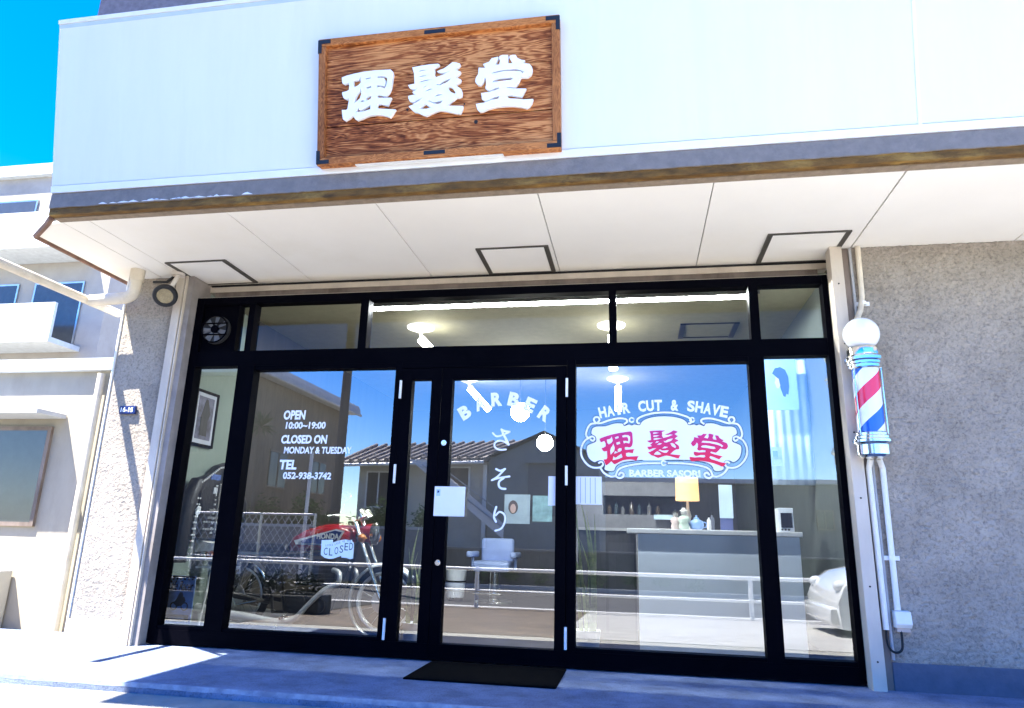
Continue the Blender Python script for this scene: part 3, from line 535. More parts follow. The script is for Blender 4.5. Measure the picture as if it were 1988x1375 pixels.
m.build('emblem_outline', navy, W['c'])
m = MB()
for i, (cx, cz, w, h, rot) in enumerate(((1.022, 1.527, .262, .222, 10), (1.345, 1.556, .236, .206, 0), (1.667, 1.524, .262, .222, -10))):
    t = curve_fill(inset(KANJI[i], .0055), .0008); xs = [v.co.x for v in t.verts]; zs = [v.co.z for v in t.verts]
    a, b, c, d = min(xs), max(xs), min(zs), max(zs); ca_, sa_ = math.cos(R(rot)), math.sin(R(rot))
    for v in t.verts:
        X = ((v.co.x - a) / (b - a) - .5) * w; Z = ((v.co.z - c) / (d - c) - .5) * h
        v.co = Vector((cx + X * ca_ - Z * sa_, YL - .0022 + v.co.y, cz + X * sa_ + Z * ca_))
    m.merge(t)
m.build('emblem_characters', ramp_z_mat('red printed characters', (.85, .01, .06), (.60, .02, .22), 1.45, 1.66), W['c'])

# shop interior shell (its own parts of the building)
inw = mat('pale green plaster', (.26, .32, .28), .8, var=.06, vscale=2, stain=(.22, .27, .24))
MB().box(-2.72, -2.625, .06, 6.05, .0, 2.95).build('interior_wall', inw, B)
MB().box(-2.6248, -2.60, .80, 6.0, .0181, 2.93).build('dark_wall_sheet', mat('dark wall sheet', (.035, .03, .026), .6, var=.3, vscale=3, stretch=(1, 4, .4)), B)  # dark sheet added to keep the deeper left wall dim
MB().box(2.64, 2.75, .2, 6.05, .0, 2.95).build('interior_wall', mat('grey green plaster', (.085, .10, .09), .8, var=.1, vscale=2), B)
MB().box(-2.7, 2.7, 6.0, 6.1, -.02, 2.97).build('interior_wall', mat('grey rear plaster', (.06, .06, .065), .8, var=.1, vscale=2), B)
MB().box(-2.72, 2.75, .2, 6.05, 2.93, 2.99).build('interior_ceiling', mat('interior ceiling', (.30, .285, .19), .8, var=.07, vscale=12), B)
m = MB(); m.box(HX0, HX0 + .05, HY0, HY1, 2.915, 2.9299); m.box(HX1 - .05, HX1, HY0, HY1, 2.915, 2.9299); m.box(HX0 + .0501, HX1 - .0501, HY0, HY0 + .012, 2.92, 2.9299); m.box(HX0 + .0501, HX1 - .0501, HY1 - .012, HY1, 2.92, 2.9299); m.build('ceiling_hatch', hatchf, B)
MB().box(-2.62, 2.65, .06, 6.0, -.05, .018).build('interior_floor', mat('brown floor tile', (.05, .04, .032), .5, var=.25, vscale=5, stain=(.035, .028, .024)), B)

# ------------------------------------------------------------------ ground
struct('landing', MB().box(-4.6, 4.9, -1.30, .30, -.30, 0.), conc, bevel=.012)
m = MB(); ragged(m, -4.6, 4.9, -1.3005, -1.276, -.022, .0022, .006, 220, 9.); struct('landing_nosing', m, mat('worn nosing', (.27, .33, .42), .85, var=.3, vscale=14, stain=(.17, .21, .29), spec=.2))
pav = brick_mat('paver', (.13, .093, .064), (.08, .06, .044), (.035, .028, .023), .23, .115)
def slab(name, x0, x1, y0, z0, y1, z1, m, n=24):
    b = MB(); r = []
    for i in range(n + 1):
        f = i / n; r.append([b.bm.verts.new((x, y0 + (y1 - y0) * f, z0 + (z1 - z0) * f)) for x in (x0, x1)])
    for i in range(n): b._f([r[i][0], r[i + 1][0], r[i + 1][1], r[i][1]])
    return struct(name, b, m)
slab('forecourt', -40, 40, -1.28, -.052, -2.1, -.075, mat('forecourt concrete', (.27, .265, .24), .85, var=.2, vscale=7, bump=.3, bscale=70, stain=(.22, .215, .19)))
slab('pavement', -40, .35, -2.1, -.071, -6.35, -.225, pav)
slab('pavement', .35, 40, -2.1, -.071, -6.35, -.225, mat('pale pavement concrete', (.36, .355, .34), .85, var=.12, vscale=4, stain=(.28, .275, .26)))
slab('parking_patch', -40, -3.0, -1.95, -.060, -6.3, -.215, mat('dark parking asphalt', (.022, .022, .024), .9, var=.3, vscale=9, stain=(.015, .015, .016)))
struct('kerb', MB().box(-40, 40, -6.55, -6.35, -.45, -.215), mat('kerb concrete', (.42, .42, .42), .85, var=.12, vscale=8), bevel=.01)
asph = mat('asphalt', (.055, .055, .06), .9, var=.25, vscale=12, bump=.4, bscale=120, stain=(.04, .04, .042))
struct('road', MB().box(-60, 60, -13.2, -6.55, -.7, -.40), asph)
struct('road_line', MB().box(-60, 60, -7.05, -6.92, -.399, -.396), mat('road paint', (.75, .75, .74), .7, var=.15, vscale=20))
struct('kerb', MB().box(-60, 60, -13.4, -13.2, -.6, -.30), MATS['kerb concrete'])
struct('ground', MB().box(-220, 220, -260, -13.4, -.9, -.32), mat('far ground', (.28, .26, .22), .95, var=.2, vscale=1.5))
struct('ground', MB().box(-220, 220, -1.2, 200, -.9, -.32), MATS['far ground'])
# ------------------------------------------------------------------ things on the front
# wooden sign, built in the plane of the tilted fascia (local y = -outwards, z = up the slope)
S = thing('wooden_sign', pan(-.08, .035, .001), 'framed wooden sign with three raised white characters and black corner irons', 'sign'); S.rotation_euler = (R(10.5), 0, 0)
S.scale = (1, 1, 1)
wo = [(.013, .004, .002), (.10, .026, .008), (.31, .092, .026), (.62, .27, .095)]
w1 = wood_mat('sign planks', wo, (1.0, 1, 7.), 2.3); w2 = wood_mat('sign frame wood', [(.09, .03, .012), (.30, .10, .03), (.55, .22, .07)], (2, 2, 14), 5.1, .5)
w3 = wood_mat('sign frame wood upright', [(.08, .028, .012), (.24, .085, .028), (.46, .18, .06)], (14, 2, 2), 8.1, .5)
X0, X1, H = -.80, .806, .862
for i, (z0, z1) in enumerate(((.052, .259), (.267, .575), (.579, H - .05))):
    m = MB(); m.box(X0 + .05, X1 - .05, -.045, -.002, z0, z1)
    m.build('plank', wood_mat('sign plank wood %d' % i, wo, (.75, 1, 8.5 - i), 2.3 + 7 * i), S, local=True)
m = MB(); m.box(X0 + .03, X1 - .03, -.030, -.001, .03, H - .03); m.build('backing', dark, S, local=True)
for z0, z1 in ((0, .052), (H - .05, H)): m = MB(); m.box(X0, X1, -.072, -.002, z0, z1); m.build('frame_bar', w2, S, local=True, bevel=.004)
for x0, x1 in ((X0, X0 + .05), (X1 - .05, X1)): m = MB(); m.box(x0, x1, -.0715, -.002, .0521, H - .0501); m.build('frame_bar', w3, S, local=True, bevel=.004)
iron = mat('black iron', (.012, .012, .014), .45, metal=.3, var=.2)
for sx, xc in ((1, X0), (-1, X1)):
    for sz, zc in ((1, 0), (-1, H)):
        m = MB(); a, b = sorted((xc - sx * .003, xc + sx * .085)); c, d = sorted((zc + sz * .008, zc + sz * .034)); m.box(a, b, -.0755, -.06, c, d)
        a, b = sorted((xc - sx * .003, xc + sx * .022)); c, d = sorted((zc + sz * .0345, zc + sz * .098)); m.box(a, b, -.0755, -.06, c, d)
        m.build('corner_iron', iron, S, local=True)
for zc in (.032, H - .028):
    m = MB(); m.box(-.07, .07, -.0755, -.06, zc - .012, zc + .012); m.build('iron_strap', iron, S, local=True)
m = MB()
for x, z, r in ((.265, .222, .013), (-.19, .34, .009), (.19, .345, .006)): m.tube([(x, -.044, z), (x, -.0458, z)], r, 10)
m.build('knot', dark, S, local=True)
for g in KANJI:
    m = MB(); t = curve_fill(g, .022)
    for v in t.verts: v.co += Vector((.08, -.0455, -.035))
    m.merge(t); m.build('raised_character', vinyl, S, local=True)
# thin ledge the sign stands on
m = MB(); panel_block(m, -.62, .36, .027, .0335, .0125, .055); L_ = m.build('ledge', trimw, B)

# barber pole
px_, py_ = 2.692, -.275
P = thing('barber_pole', (px_, py_, 1.42), 'striped red white and blue barber pole with white globe, beside the right rail', 'barber pole')
m = MB(); m.ball((px_, py_, 2.283), .117); m.build('globe', globe, P, smooth=60)
m = MB(); m.lathe((px_, py_, 0), [(.03, 2.18), (.098, 2.178), (.104, 2.165), (.104, 2.125), (.112, 2.12), (.122, 2.108), (.122, 2.088), (.112, 2.078), (.112, 2.062), (.104, 2.056), (.104, 2.038), (.094, 2.03)], 36)
m.box(px_ - .03, px_ + .03, py_ - .114, py_ - .1, 2.128, 2.160)
m.build('top_cap', chrome, P, smooth=35)
m = MB(); m.lathe((px_, py_, 0), [(.06, 1.43), (.088, 1.435), (.104, 1.452), (.104, 1.515), (.112, 1.52), (.122, 1.532), (.122, 1.548), (.112, 1.556), (.112, 1.57), (.100, 1.578), (.100, 1.592), (.09, 1.60)], 36)
m.build('bottom_cap', chrome, P, smooth=35)
m = MB(); m.lathe((px_, py_, 0), [(.086, 1.59), (.086, 2.04)], 48); st = m.build('striped_cylinder', stripe_mat('barber stripes'), P, smooth=40)
m = MB()
for a in (-150, -30, 90):
    m.tube([(px_ + .098 * math.cos(R(a)), py_ + .098 * math.sin(R(a)), 1.585), (px_ + .098 * math.cos(R(a)), py_ + .098 * math.sin(R(a)), 2.05)], .004, 8)
m.build('tie_rod', chrome, P, smooth=40)
for z in (2.105, 1.54):
    m = MB(); m.box(px_ - .05, px_ + .05, py_ + .09, -.105, z - .02, z + .02); m.tube([(px_ - .09, -.22, z), (px_ + .09, -.22, z)], .012, 8); m.build('bracket', chrome, P)

def conduit(name, pts, r, label, m=pvcw, clips=()):
    T = thing(name, pts[-1], label, 'pipe'); b = MB(); b.tube(pts, r, 12); b.build('pipe', m, T, smooth=40)
    for c in clips:
        b = MB(); b.box(c[0] - r * 2.6, c[0] + r * 2.6, -.127, -.112, c[2] - .014, c[2] + .014); b.tube([(c[0], c[1], c[2] - .012), (c[0], c[1], c[2] + .012)], r * 1.25, 12); b.build('clip', white, T)
    return T
conduit('conduit', [(2.775, -.14, 2.99), (2.768, -.14, 2.6), (2.745, -.15, 2.50), (2.70, -.2, 2.42), (2.694, -.262, 2.388)], .019, 'cream conduit running from the soffit down to the barber pole globe', pvc, [(2.768, -.14, 2.555)])
conduit('conduit', [(2.694, -.19, 1.44), (2.690, -.14, 1.38), (2.692, -.138, .36)], .019, 'white conduit straight down from the barber pole to the cable loop')
conduit('conduit', [(2.735, -.22, 1.44), (2.777, -.14, 1.38), (2.772, -.138, .48)], .019, 'white conduit with a clip ending at the junction box', pvcw, [(2.774, -.139, .80)])
conduit('conduit', [(2.725, -.118, 2.99), (2.722, -.118, .18)], .011, 'thin grey pipe tight against the right shutter jamb', mat('grey pvc', (.42, .42, .42), .5))
J_ = thing('junction_box', (2.79, -.14, .42), 'small white weatherproof socket box on the right stucco wall', 'socket box')
m = MB(); m.prism([(-.119, .375), (-.165, .375), (-.185, .40), (-.175, .475), (-.119, .48)], 2.742, 2.838, 'x'); m.build('cover', pvcw, J_, bevel=.004)
m = MB(); m.box(2.752, 2.83, -.155, -.119, .352, .374); m.build('socket', mat('socket face', (.52, .42, .36), .5), J_)
tag(MB().tube(catmull([Vector(p) for p in ((2.692, -.138, .365), (2.688, -.142, .30), (2.702, -.15, .245), (2.735, -.155, .228), (2.768, -.155, .25), (2.776, -.15, .31), (2.776, -.148, .36))], 6), .0075, 8).build('power_cable', rubber, smooth=40), 'black power cable looping between conduit and socket box', 'cable')

# left side: drain, floodlight, number plate
D = thing('drainpipe', (-3.03, -.30, 2.75), 'cream elbowed drainpipe coming out of the soffit at left', 'drainpipe')
m = MB(); m.tube([(-3.03, -.30, 3.0), (-3.03, -.30, 2.90)], .058, 18); m.tube(catmull([Vector(p) for p in ((-3.03, -.30, 2.91), (-3.03, -.30, 2.83), (-3.045, -.30, 2.785), (-3.085, -.30, 2.757), (-3.14, -.30, 2.75), (-3.30, -.30, 2.742), (-3.44, -.30, 2.738))], 5), .05, 18)
m.build('elbow', pvc, D, smooth=40)
m = MB(); m.tube([(-3.46, .06, 2.74), (-3.46, -1.7, 2.73)], .036, 14); m.build('run', pvc, D, smooth=40)
Fl = thing('floodlight', (-2.72, -.31, 2.97), 'round white floodlight with black rim under the soffit at left', 'floodlight')
ax = Vector((.40, -.72, -.55)).normalized(); c = Vector((-2.725, -.30, 2.765)); zz = Vector((0, 0, 1)).rotation_difference(ax).to_matrix()
m = MB(); m.lathe(c, [(.03, -.17), (.048, -.165), (.052, -.10), (.078, -.04), (.08, .02)], 24, zz); m.build('housing', mat('cream housing', (.72, .66, .58), .4, var=.08), Fl, smooth=50)
m = MB(); m.lathe(c, [(.082, .0), (.095, .005), (.098, .035), (.088, .05), (.066, .05), (.062, .03)], 28, zz); m.build('rim', rubber, Fl, smooth=50)
m = MB(); m.lathe(c, [(.0005, .018), (.03, .022), (.066, .04)][::1], 24, zz); m.build('lens', mat('lamp reflector', (.28, .30, .25), .18, metal=1., var=.3, vscale=30), Fl, smooth=50)
m = MB(); m.tube([(-2.70, -.22, 2.998), (-2.70, -.22, 2.965)], .055, 18); m.tube([(-2.70, -.22, 2.97), (-2.72, -.25, 2.86)], .018, 10); m.build('mount', MATS['cream housing'], Fl, smooth=50)
m = MB(); m.tube([(-2.99, -.14, 2.95), (-2.83, -.18, 2.93), (-2.745, -.20, 2.975)], .012, 8); m.build('cable', rubber, Fl, smooth=50)
N = thing('number_plate', (-3.04, -.125, 1.79), 'small dark blue house number plate on the left stucco', 'number plate')
m = MB(); m.box(-3.115, -2.965, -.136, -.112, 1.782, 1.850); m.build('plate', mat('navy enamel', (.008, .02, .10), .3), N, bevel=.004)
m = MB(); m.merge(text_bm('16-15', -3.10, -2.985, 1.797, 1.837, -.1375, .03)); m.build('digits', vinyl, N)
tag(MB().bbox(-.305, .648, -.725, -.085, .001, .012, .004).build('doormat', mat('black mat', (.003, .003, .0032), .95, var=.3, vscale=60, bump=.8, bscale=300, spec=.03)), 'flat black doormat on the landing before the door', 'doormat')

# ------------------------------------------------------------------ on and behind the glass
Cs = thing('closed_sign', (-1.13, -.006, .67), 'pale ribbon shaped CLOSED sign hanging on the window by the motorcycle', 'sign')
t = curve_fill([CLOSED], .006); m = MB()
for v in t.verts: v.co.y += -.0045
m.merge(t); m.build('board', mat('pale mint board', (.72, .82, .82), .5, var=.03), Cs)
ink = mat('dark green ink', (.02, .06, .08), .6)
m = MB(); xx = (-1.215, -1.172, -1.128, -1.088, -1.050, -1.012); zz_ = (.728, .725, .735, .748, .766, .770)
for ch, x, z in zip('CLOSED', xx, zz_): m.merge(text_bm(ch, x - .014, x + .015, z - .027, z + .027, -.0112, .0))
arc_text(m, 'LOOKS LIKE WE ARE', [(-1.215, .772), (-1.15, .780), (-1.09, .802), (-1.02, .812)], .008, .014, -.0112, .0)
m.build('sign_lettering', ink, Cs)
Pn = thing('paper_notice', (-.235, -.06, 1.005), 'square white paper notice taped over the door edge', 'notice')
m = MB(); m.box(-.36, -.122, -.062, -.0595, 1.008, 1.226); m.build('sheet', mat('white paper', (.80, .82, .86), .7, var=.02), Pn)
m = MB(); m.box(-.345, -.315, -.0635, -.0622, 1.155, 1.205); m.build('printed_mark', mat('pale blue print', (.45, .62, .78), .6), Pn)
m = MB(); m.box(-.337, -.328, -.0645, -.0637, 1.178, 1.196); m.box(-.328, -.322, -.0645, -.0637, 1.182, 1.192); m.build('printed_mark', navy, Pn)
wp = mat('white paper', (.80, .82, .86), .7)
N1 = thing('paper_notice', (.53, -.025, 1.10), 'narrow white paper strip on the right edge of the door glass', 'notice')
m = MB(); m.box(.500, .556, -.0262, -.0235, 1.101, 1.314); m.build('sheet', wp, N1)
N2 = thing('paper_notice', (.80, -.012, 1.115), 'white paper with four ruled columns at the left edge of the emblem window', 'notice')
m = MB(); m.box(.703, .892, -.0125, -.0095, 1.114, 1.316); m.build('sheet', wp, N2)
m = MB()
for k in range(4): m.box(.735 + k * .036, .7385 + k * .036, -.0133, -.0126, 1.122, 1.308)
m.build('printed_rule', mat('blue grey rule', (.16, .26, .36), .6), N2)

# motorcycle in the window
K = thing('motorcycle', (-1.65, .75, .02), 'red vintage motorcycle on display behind the left window', 'motorcycle')
tyre = mat('tyre rubber', (.012, .012, .013), .7, var=.2); red = mat('metallic red paint', (.36, .018, .03), .22, var=.05, coat=.8); blackp = mat('black engine paint', (.012, .012, .013), .4, var=.3, vscale=25)
def ring(mb, c, r, t, n=48, m=10): mb.tube([c + Vector((r * math.cos(a), 0, r * math.sin(a))) for a in [2 * math.pi * k / n for k in range(n)]], t, m, closed=True)
for cx, cz, nm in ((-.985, .315, 'front'), (-2.345, .315, 'rear')):
    c = Vector((cx, .75, cz)); m = MB(); ring(m, c, .262, .034); w = m.build('wheel', tyre, K, smooth=60)
    m = MB(); ring(m, c + Vector((0, -.018, 0)), .236, .014); ring(m, c + Vector((0, .018, 0)), .236, .014); m.build('rim', mat('polished rim', (.88, .9, .92), .25, metal=.3, var=.03), w, smooth=60)
    m = MB()
    for k in range(18):
        a = 2 * math.pi * k / 18; m.tube([c + Vector((.04 * math.cos(a + .5), .02 * (-1) ** k, .04 * math.sin(a + .5))), c + Vector((.232 * math.cos(a), 0, .232 * math.sin(a)))], .0025, 5)
    m.build('spokes', steel, w)
    m = MB(); m.tube([c + Vector((0, -.05, 0)), c + Vector((0, .05, 0))], .04, 16); m.tube([c + Vector((0, -.062, 0)), c + Vector((0, -.056, 0))], .095, 28); m.build('hub', mat('cast alloy', (.5, .5, .52), .35, metal=.8), w, smooth=40)
def fender(cx, a0, a1, r, mt):
    m = MB(); P1 = []
    for k in range(21):
        a = R(a0 + (a1 - a0) * k / 20); P1.append([m.bm.verts.new((cx + (r - dz) * math.cos(a), .75 + dy, .315 + (r - dz) * math.sin(a))) for dy, dz in ((-.06, .025), (-.045, .004), (0, -.004), (.045, .004), (.06, .025))])
    for A_, B_ in zip(P1, P1[1:]):
        for j in range(4): m._f([A_[j], A_[j + 1], B_[j + 1], B_[j]])
    o = m.build('fender', mt, K, smooth=60); o.modifiers.new('thick', 'SOLIDIFY').thickness = .003
fender(-.985, 40, 245, .318, mat('polished fender', (.82, .88, .94), .2, metal=.3, var=.02)); fender(-2.345, 20, 175, .325, chrome)
# tank: lofted along x
m = MB(); secs = [(-1.90, .70, .755, .05), (-1.84, .695, .84, .105), (-1.72, .70, .90, .125), (-1.55, .715, .945, .135), (-1.42, .73, .95, .135), (-1.33, .76, .925, .115), (-1.285, .80, .875, .06)]
ringsT = []
for x, z0, z1, hw in secs:
    ringsT.append([m.bm.verts.new((x, .75 + hw * math.copysign(abs(math.cos(a)) ** .7, math.cos(a)), (z0 + z1) / 2 + (z1 - z0) / 2 * math.copysign(abs(math.sin(a)) ** .8, math.sin(a)))) for a in [2 * math.pi * k / 20 for k in range(20)]])
for A_, B_ in zip(ringsT, ringsT[1:]):
    for k in range(20): m._f([A_[k], A_[(k + 1) % 20], B_[(k + 1) % 20], B_[k]])
m._f(ringsT[0]); m._f(ringsT[-1]); tk = m.build('tank', red, K, smooth=60)
m = MB(); m.prism([(-1.80, .795), (-1.42, .90), (-1.345, .885), (-1.39, .80), (-1.45, .76), (-1.78, .762)], .612, .622); m.build('tank_stripe', white, tk)
m = MB(); m.prism([(-1.74, .792), (-1.43, .886), (-1.365, .875), (-1.405, .805), (-1.46, .772), (-1.72, .774)], .606, .6115); m.build('tank_panel', mat('dark blue panel', (.03, .05, .22), .3), tk)
m = MB(); m.merge(text_bm('HONDA', -1.59, -1.385, .812, .862, .6045, .04)); m.build('tank_lettering', vinyl, tk)
m = MB(); m.tube(catmull([Vector(p) for p in ((-2.66, .75, .78), (-2.56, .75, .755), (-2.3, .75, .735), (-2.05, .75, .73), (-1.88, .75, .75))], 5), [.02] + [.07] * 18 + [.075, .06], 14) if False else m.bbox(-2.58, -1.87, .64, .86, .69, .765, .03, 3)
m.build('seat', mat('black vinyl', (.013, .012, .012), .5, var=.2), K, smooth=60)
m = MB(); m.bbox(-2.60, -2.0, .66, .84, .645, .685, .012); m.build('side_trim', mat('white trim strip', (.7, .72, .74), .3), K)
m = MB()
for s in (-1, 1):
    y = .75 + s * .10
    m.tube([(-1.28, .75, .86), (-1.42, y, .70), (-1.9, y, .66), (-2.4, y, .64)], .016, 8); m.tube([(-1.27, .75, .80), (-1.36, y, .42), (-1.42, y, .22), (-1.95, y, .20), (-2.02, y, .62)], .015, 8)
    m.tube([(-1.98, y, .28), (-2.345, y, .315)], .02, 8); m.tube([(-2.345, y + s * .03, .33), (-2.22, y + s * .03, .64)], .026, 10)
m.build('frame', blackp, K, smooth=40)
m = MB(); m.bbox(-1.85, -1.42, .62, .88, .18, .38, .03, 3); m.bbox(-1.62, -1.42, .65, .85, .38, .64, .012)
for k in range(6): m.bbox(-1.64, -1.40, .63, .87, .40 + k * .038, .412 + k * .038, .003)
m.tube([(-1.72, .60, .28), (-1.72, .63, .28)], .085, 24); m.tube([(-1.52, .60, .27), (-1.52, .63, .27)], .06, 24)
m.build('engine', blackp, K, smooth=40)
m = MB(); m.bbox(-2.05, -1.90, .62, .70, .36, .60, .02); m.bbox(-1.78, -1.66, .66, .84, .42, .60, .02); m.build('battery_box', blackp, K, smooth=40)
for y, s in ((.57, 0), (.93, 0)):
    P1 = [(-1.42, y + .06, .56), (-1.34, y, .54), (-1.345, y, .46), (-1.46, y, .40), (-1.60, y, .27), (-1.70, y, .165), (-1.84, y, .125), (-2.02, y, .14), (-2.3, y, .175), (-2.62, y, .215)]
    Pc = catmull([Vector(p) for p in P1], 5); rr = [.021 if p.x > -1.62 else (.021 + min(1, (-1.62 - p.x) / .25) * .017) for p in Pc]
    m = MB(); m.tube(Pc, rr, 14); m.build('exhaust', mat('bright exhaust', (.88, .88, .88), .28, metal=.35, var=.05), K, smooth=50)
m = MB()
for s in (-1, 1): m.tube([(-1.285, .75 + s * .085, .99), (-.985, .75 + s * .085, .315)], .019, 12)
m.build('fork', chrome, K, smooth=50)
m = MB(); m.tube(catmull([Vector(p) for p in ((-1.42, .40, 1.0), (-1.33, .48, 1.01), (-1.27, .62, .985), (-1.26, .75, .98), (-1.27, .88, .985), (-1.33, 1.02, 1.01), (-1.42, 1.1, 1.0))], 5), .0115, 10); m.build('handlebar', chrome, K, smooth=50)
m = MB(); m.tube([(-1.36, .50, 1.02), (-1.30, .48, 1.12)], .006, 8); m.lathe((-1.30, .47, 1.16), [(.002, -.012), (.05, -.01), (.055, .0), (.05, .008), (.002, .012)], 18, Matrix.Rotation(R(70), 3, 'X')); m.build('mirror', chrome, K, smooth=50)
m = MB(); m.lathe((-1.13, .75, .87), [(.01, -.13), (.05, -.125), (.082, -.06), (.09, .0), (.088, .02)], 24, Matrix.Rotation(R(90), 3, 'Y')); hl = m.build('headlight', red, K, smooth=50)
m = MB(); m.lathe((-1.13, .75, .87), [(.094, .0), (.096, .025), (.084, .03), (.05, .045), (.002, .05)], 24, Matrix.Rotation(R(90), 3, 'Y')); m.build('lens', chrome, hl, smooth=50)
m = MB()
for y in (.68, .82): m.lathe((-1.235, y, 1.035), [(.01, -.05), (.04, -.045), (.045, .02), (.04, .028)], 20, Matrix.Rotation(R(-35), 3, 'Y'))
m.build('gauges', chrome, K, smooth=50)
for y in (.56, .94):
    for x, z in ((-1.16, .83), (-2.56, .66)):
        m = MB(); m.ball((x, y, z), .035, 12); m.tube([(x, y, z), (x, .75, z)], .007, 8); m.build('indicator', mat('amber lens', (.5, .16, .02), .25), K, smooth=50)
m = MB(); m.tube([(-1.80, .60, .20), (-1.88, .50, .03)], .01, 8); m.tube([(-1.78, .58, .17), (-1.78, .47, .17)], .013, 8); m.tube([(-2.0, .58, .30), (-2.32, .56, .36), (-2.25, .56, .25), (-2.0, .58, .30)], .011, 8); m.build('footrest', chrome, K, smooth=40)

# leather jacket against the left wall (plane x = -2.56)
Jk = thing('leather_jacket', (-2.56, .4, .62), 'black studded leather jacket hung on the left interior wall', 'jacket')
leather = mat('black leather', (.010, .010, .014), .42, var=.3, vscale=18, bump=.4, bscale=40)
m = MB()
body = [(.20, 1.24), (.26, 1.30), (.40, 1.34), (.47, 1.42), (.60, 1.46), (.70, 1.44), (.74, 1.30), (.84, 1.24), (.88, 1.0), (.84, .78), (.30, .80), (.28, 1.0)]
m.prism(body, -2.60, -2.50, 'x'); m.build('body', leather, Jk, bevel=.03, smooth=50)
for P1 in ([(.24, 1.26), (.175, 1.15), (.15, .98), (.14, .80), (.145, .60)], [(.82, 1.25), (.93, 1.1), (.96, .9), (.95, .64)]):
    m = MB(); m.tube([(-2.55, *p) for p in P1], [.06, .068, .06, .055, .05][:len(P1)], 14); m.build('sleeve', leather, Jk, smooth=60)
m = MB(); random.seed(5)
def stud(y, z, x=-2.494): m.box(x - .005, x + .006, y - .007, y + .007, z - .007, z + .007)
for k in range(12): stud(.22 + k * .02, 1.255 + k * .012 + .0, -2.496)
for k in range(11):
    stud(.44, .84 + k * .04); stud(.54, .84 + k * .04)
    stud(.15 + .003 * k, .62 + k * .05, -2.488); stud(.18 + .003 * k, .62 + k * .05, -2.487)
for k in range(9): stud(.46 + k * .025, 1.40 + .004 * k)
for k in range(12): stud(.32 + k * .035, .93); stud(.32 + k * .035, .87)
m.build('studs', mat('bright studs', (.9, .92, .95), .3, metal=.3), Jk)
m = MB(); m.box(-2.500, -2.492, .38, .60, 1.02, 1.04); m.box(-2.500, -2.492, .36, .52, .955, .975); m.box(-2.500, -2.490, .485, .50, .84, 1.26); m.build('zip', steel, Jk)
m = MB(); m.box(-2.5, -2.4935, .40, .455, 1.17, 1.225); m.prism([(.17, 1.02), (.20, 1.06), (.235, 1.05), (.235, 1.0), (.20, .975), (.17, .99)], -2.488, -2.482, 'x'); m.build('patch', mat('pale patch', (.6, .64, .7), .7, var=.3, vscale=40), Jk)
m = MB(); m.box(-2.5, -2.492, .34, .48, 1.29, 1.335); m.build('patch', mat('blue patch', (.10, .18, .5), .7, var=.5, vscale=40), Jk)
Pe = thing('pennant', (-2.45, .6, 1.28), 'white pointed pennant hanging in front of the jacket collar', 'pennant')
m = MB(); m.prism([(-2.475, 1.415), (-2.395, 1.405), (-2.425, 1.27), (-2.44, 1.26)], .60, .612); m.build('cloth', mat('white cloth', (.8, .82, .86), .8, var=.1, vscale=20), Pe)
m = MB(); m.tube([(-2.43, .606, 1.40), (-2.415, .606, 1.49)], .006, 8); m.build('stick', white, Pe)
St = thing('display_stand', (-2.44, .45, .02), 'slim white display stand with a tray beside the motorcycle', 'stand')
m = MB(); m.tube([(-2.505, .45, .03), (-2.425, .45, .70), (-2.40, .45, 1.10)], .010, 8); m.tube([(-2.50, .3, .026), (-2.50, .6, .026)], .012, 8); m.build('pole', white, St, smooth=40)
m = MB(); m.prism([(-2.60, .78), (-2.60, .675), (-2.40, .70), (-2.40, .745)], .40, .55); m.build('tray', mat('white tray', (.85, .84, .8), .5), St)
m = MB()
for z in (.62, .55): m.box(-2.57, -2.40, .40, .55, z, z + .012)
m.box(-2.40, -2.385, .40, .47, .69, .75); m.build('shelf', mat('clear shelf', (.6, .66, .64), .2), St)

def framed_picture(name, label, pts, plane):
    pass
Fp = thing('framed_picture', (-2.62, .29, 1.57), 'black framed photograph high on the left interior wall', 'picture')
m = MB(); a, b, c_, d = .125, .455, 1.567, 2.057
m.box(-2.622, -2.595, a, b, c_, c_ + .022); m.box(-2.622, -2.595, a, b, d - .022, d); m.box(-2.622, -2.596, a, a + .022, c_ + .0222, d - .0222); m.box(-2.622, -2.596, b - .022, b, c_ + .0222, d - .0222); m.build('frame', blk, Fp)
m = MB(); m.box(-2.62, -2.606, a + .0222, b - .0222, c_ + .0222, d - .0222); m.build('mount', mat('pale mount', (.5, .52, .6), .6), Fp)
m = MB(); m.box(-2.606, -2.603, a + .055, b - .055, c_ + .06, d - .055); m.build('print', mat('grey violet print', (.10, .10, .16), .5, var=.9, vscale=9), Fp)
m = MB(); m.prism([(.24, 1.66), (.34, 1.66), (.335, 1.80), (.36, 1.86), (.33, 1.93), (.31, 1.98), (.28, 1.985), (.265, 1.95), (.25, 1.88), (.225, 1.82)], -2.603, -2.6015, 'x'); m.build('print', mat('black print', (.01, .01, .012), .5), Fp)
Cf = thing('metal_sign', (-2.49, .12, .14), 'blue grey metal sign with a motorcycle drawing in the lower left corner', 'sign')
m = MB(); m.box(-2.615, -2.362, .118, .124, .142, .50); m.build('plate', mat('blue grey tin', (.25, .42, .90), .4, var=.15, vscale=14), Cf)
inkb = mat('black ink', (.012, .012, .03), .6)
m = MB(); m.box(-2.612, -2.365, .1155, .1175, .485, .499); m.box(-2.60, -2.38, .1155, .1175, .148, .205)
m.merge(text_bm('Cafe Racer', -2.605, -2.372, .385, .462, .1165, .02, shear=.35))
for x in (-2.525, -2.43): m.ribbon([(x + .028 * math.cos(t), .268 + .028 * math.sin(t)) for t in [2 * math.pi * k / 14 for k in range(15)]], .010, .1165, smooth=1)
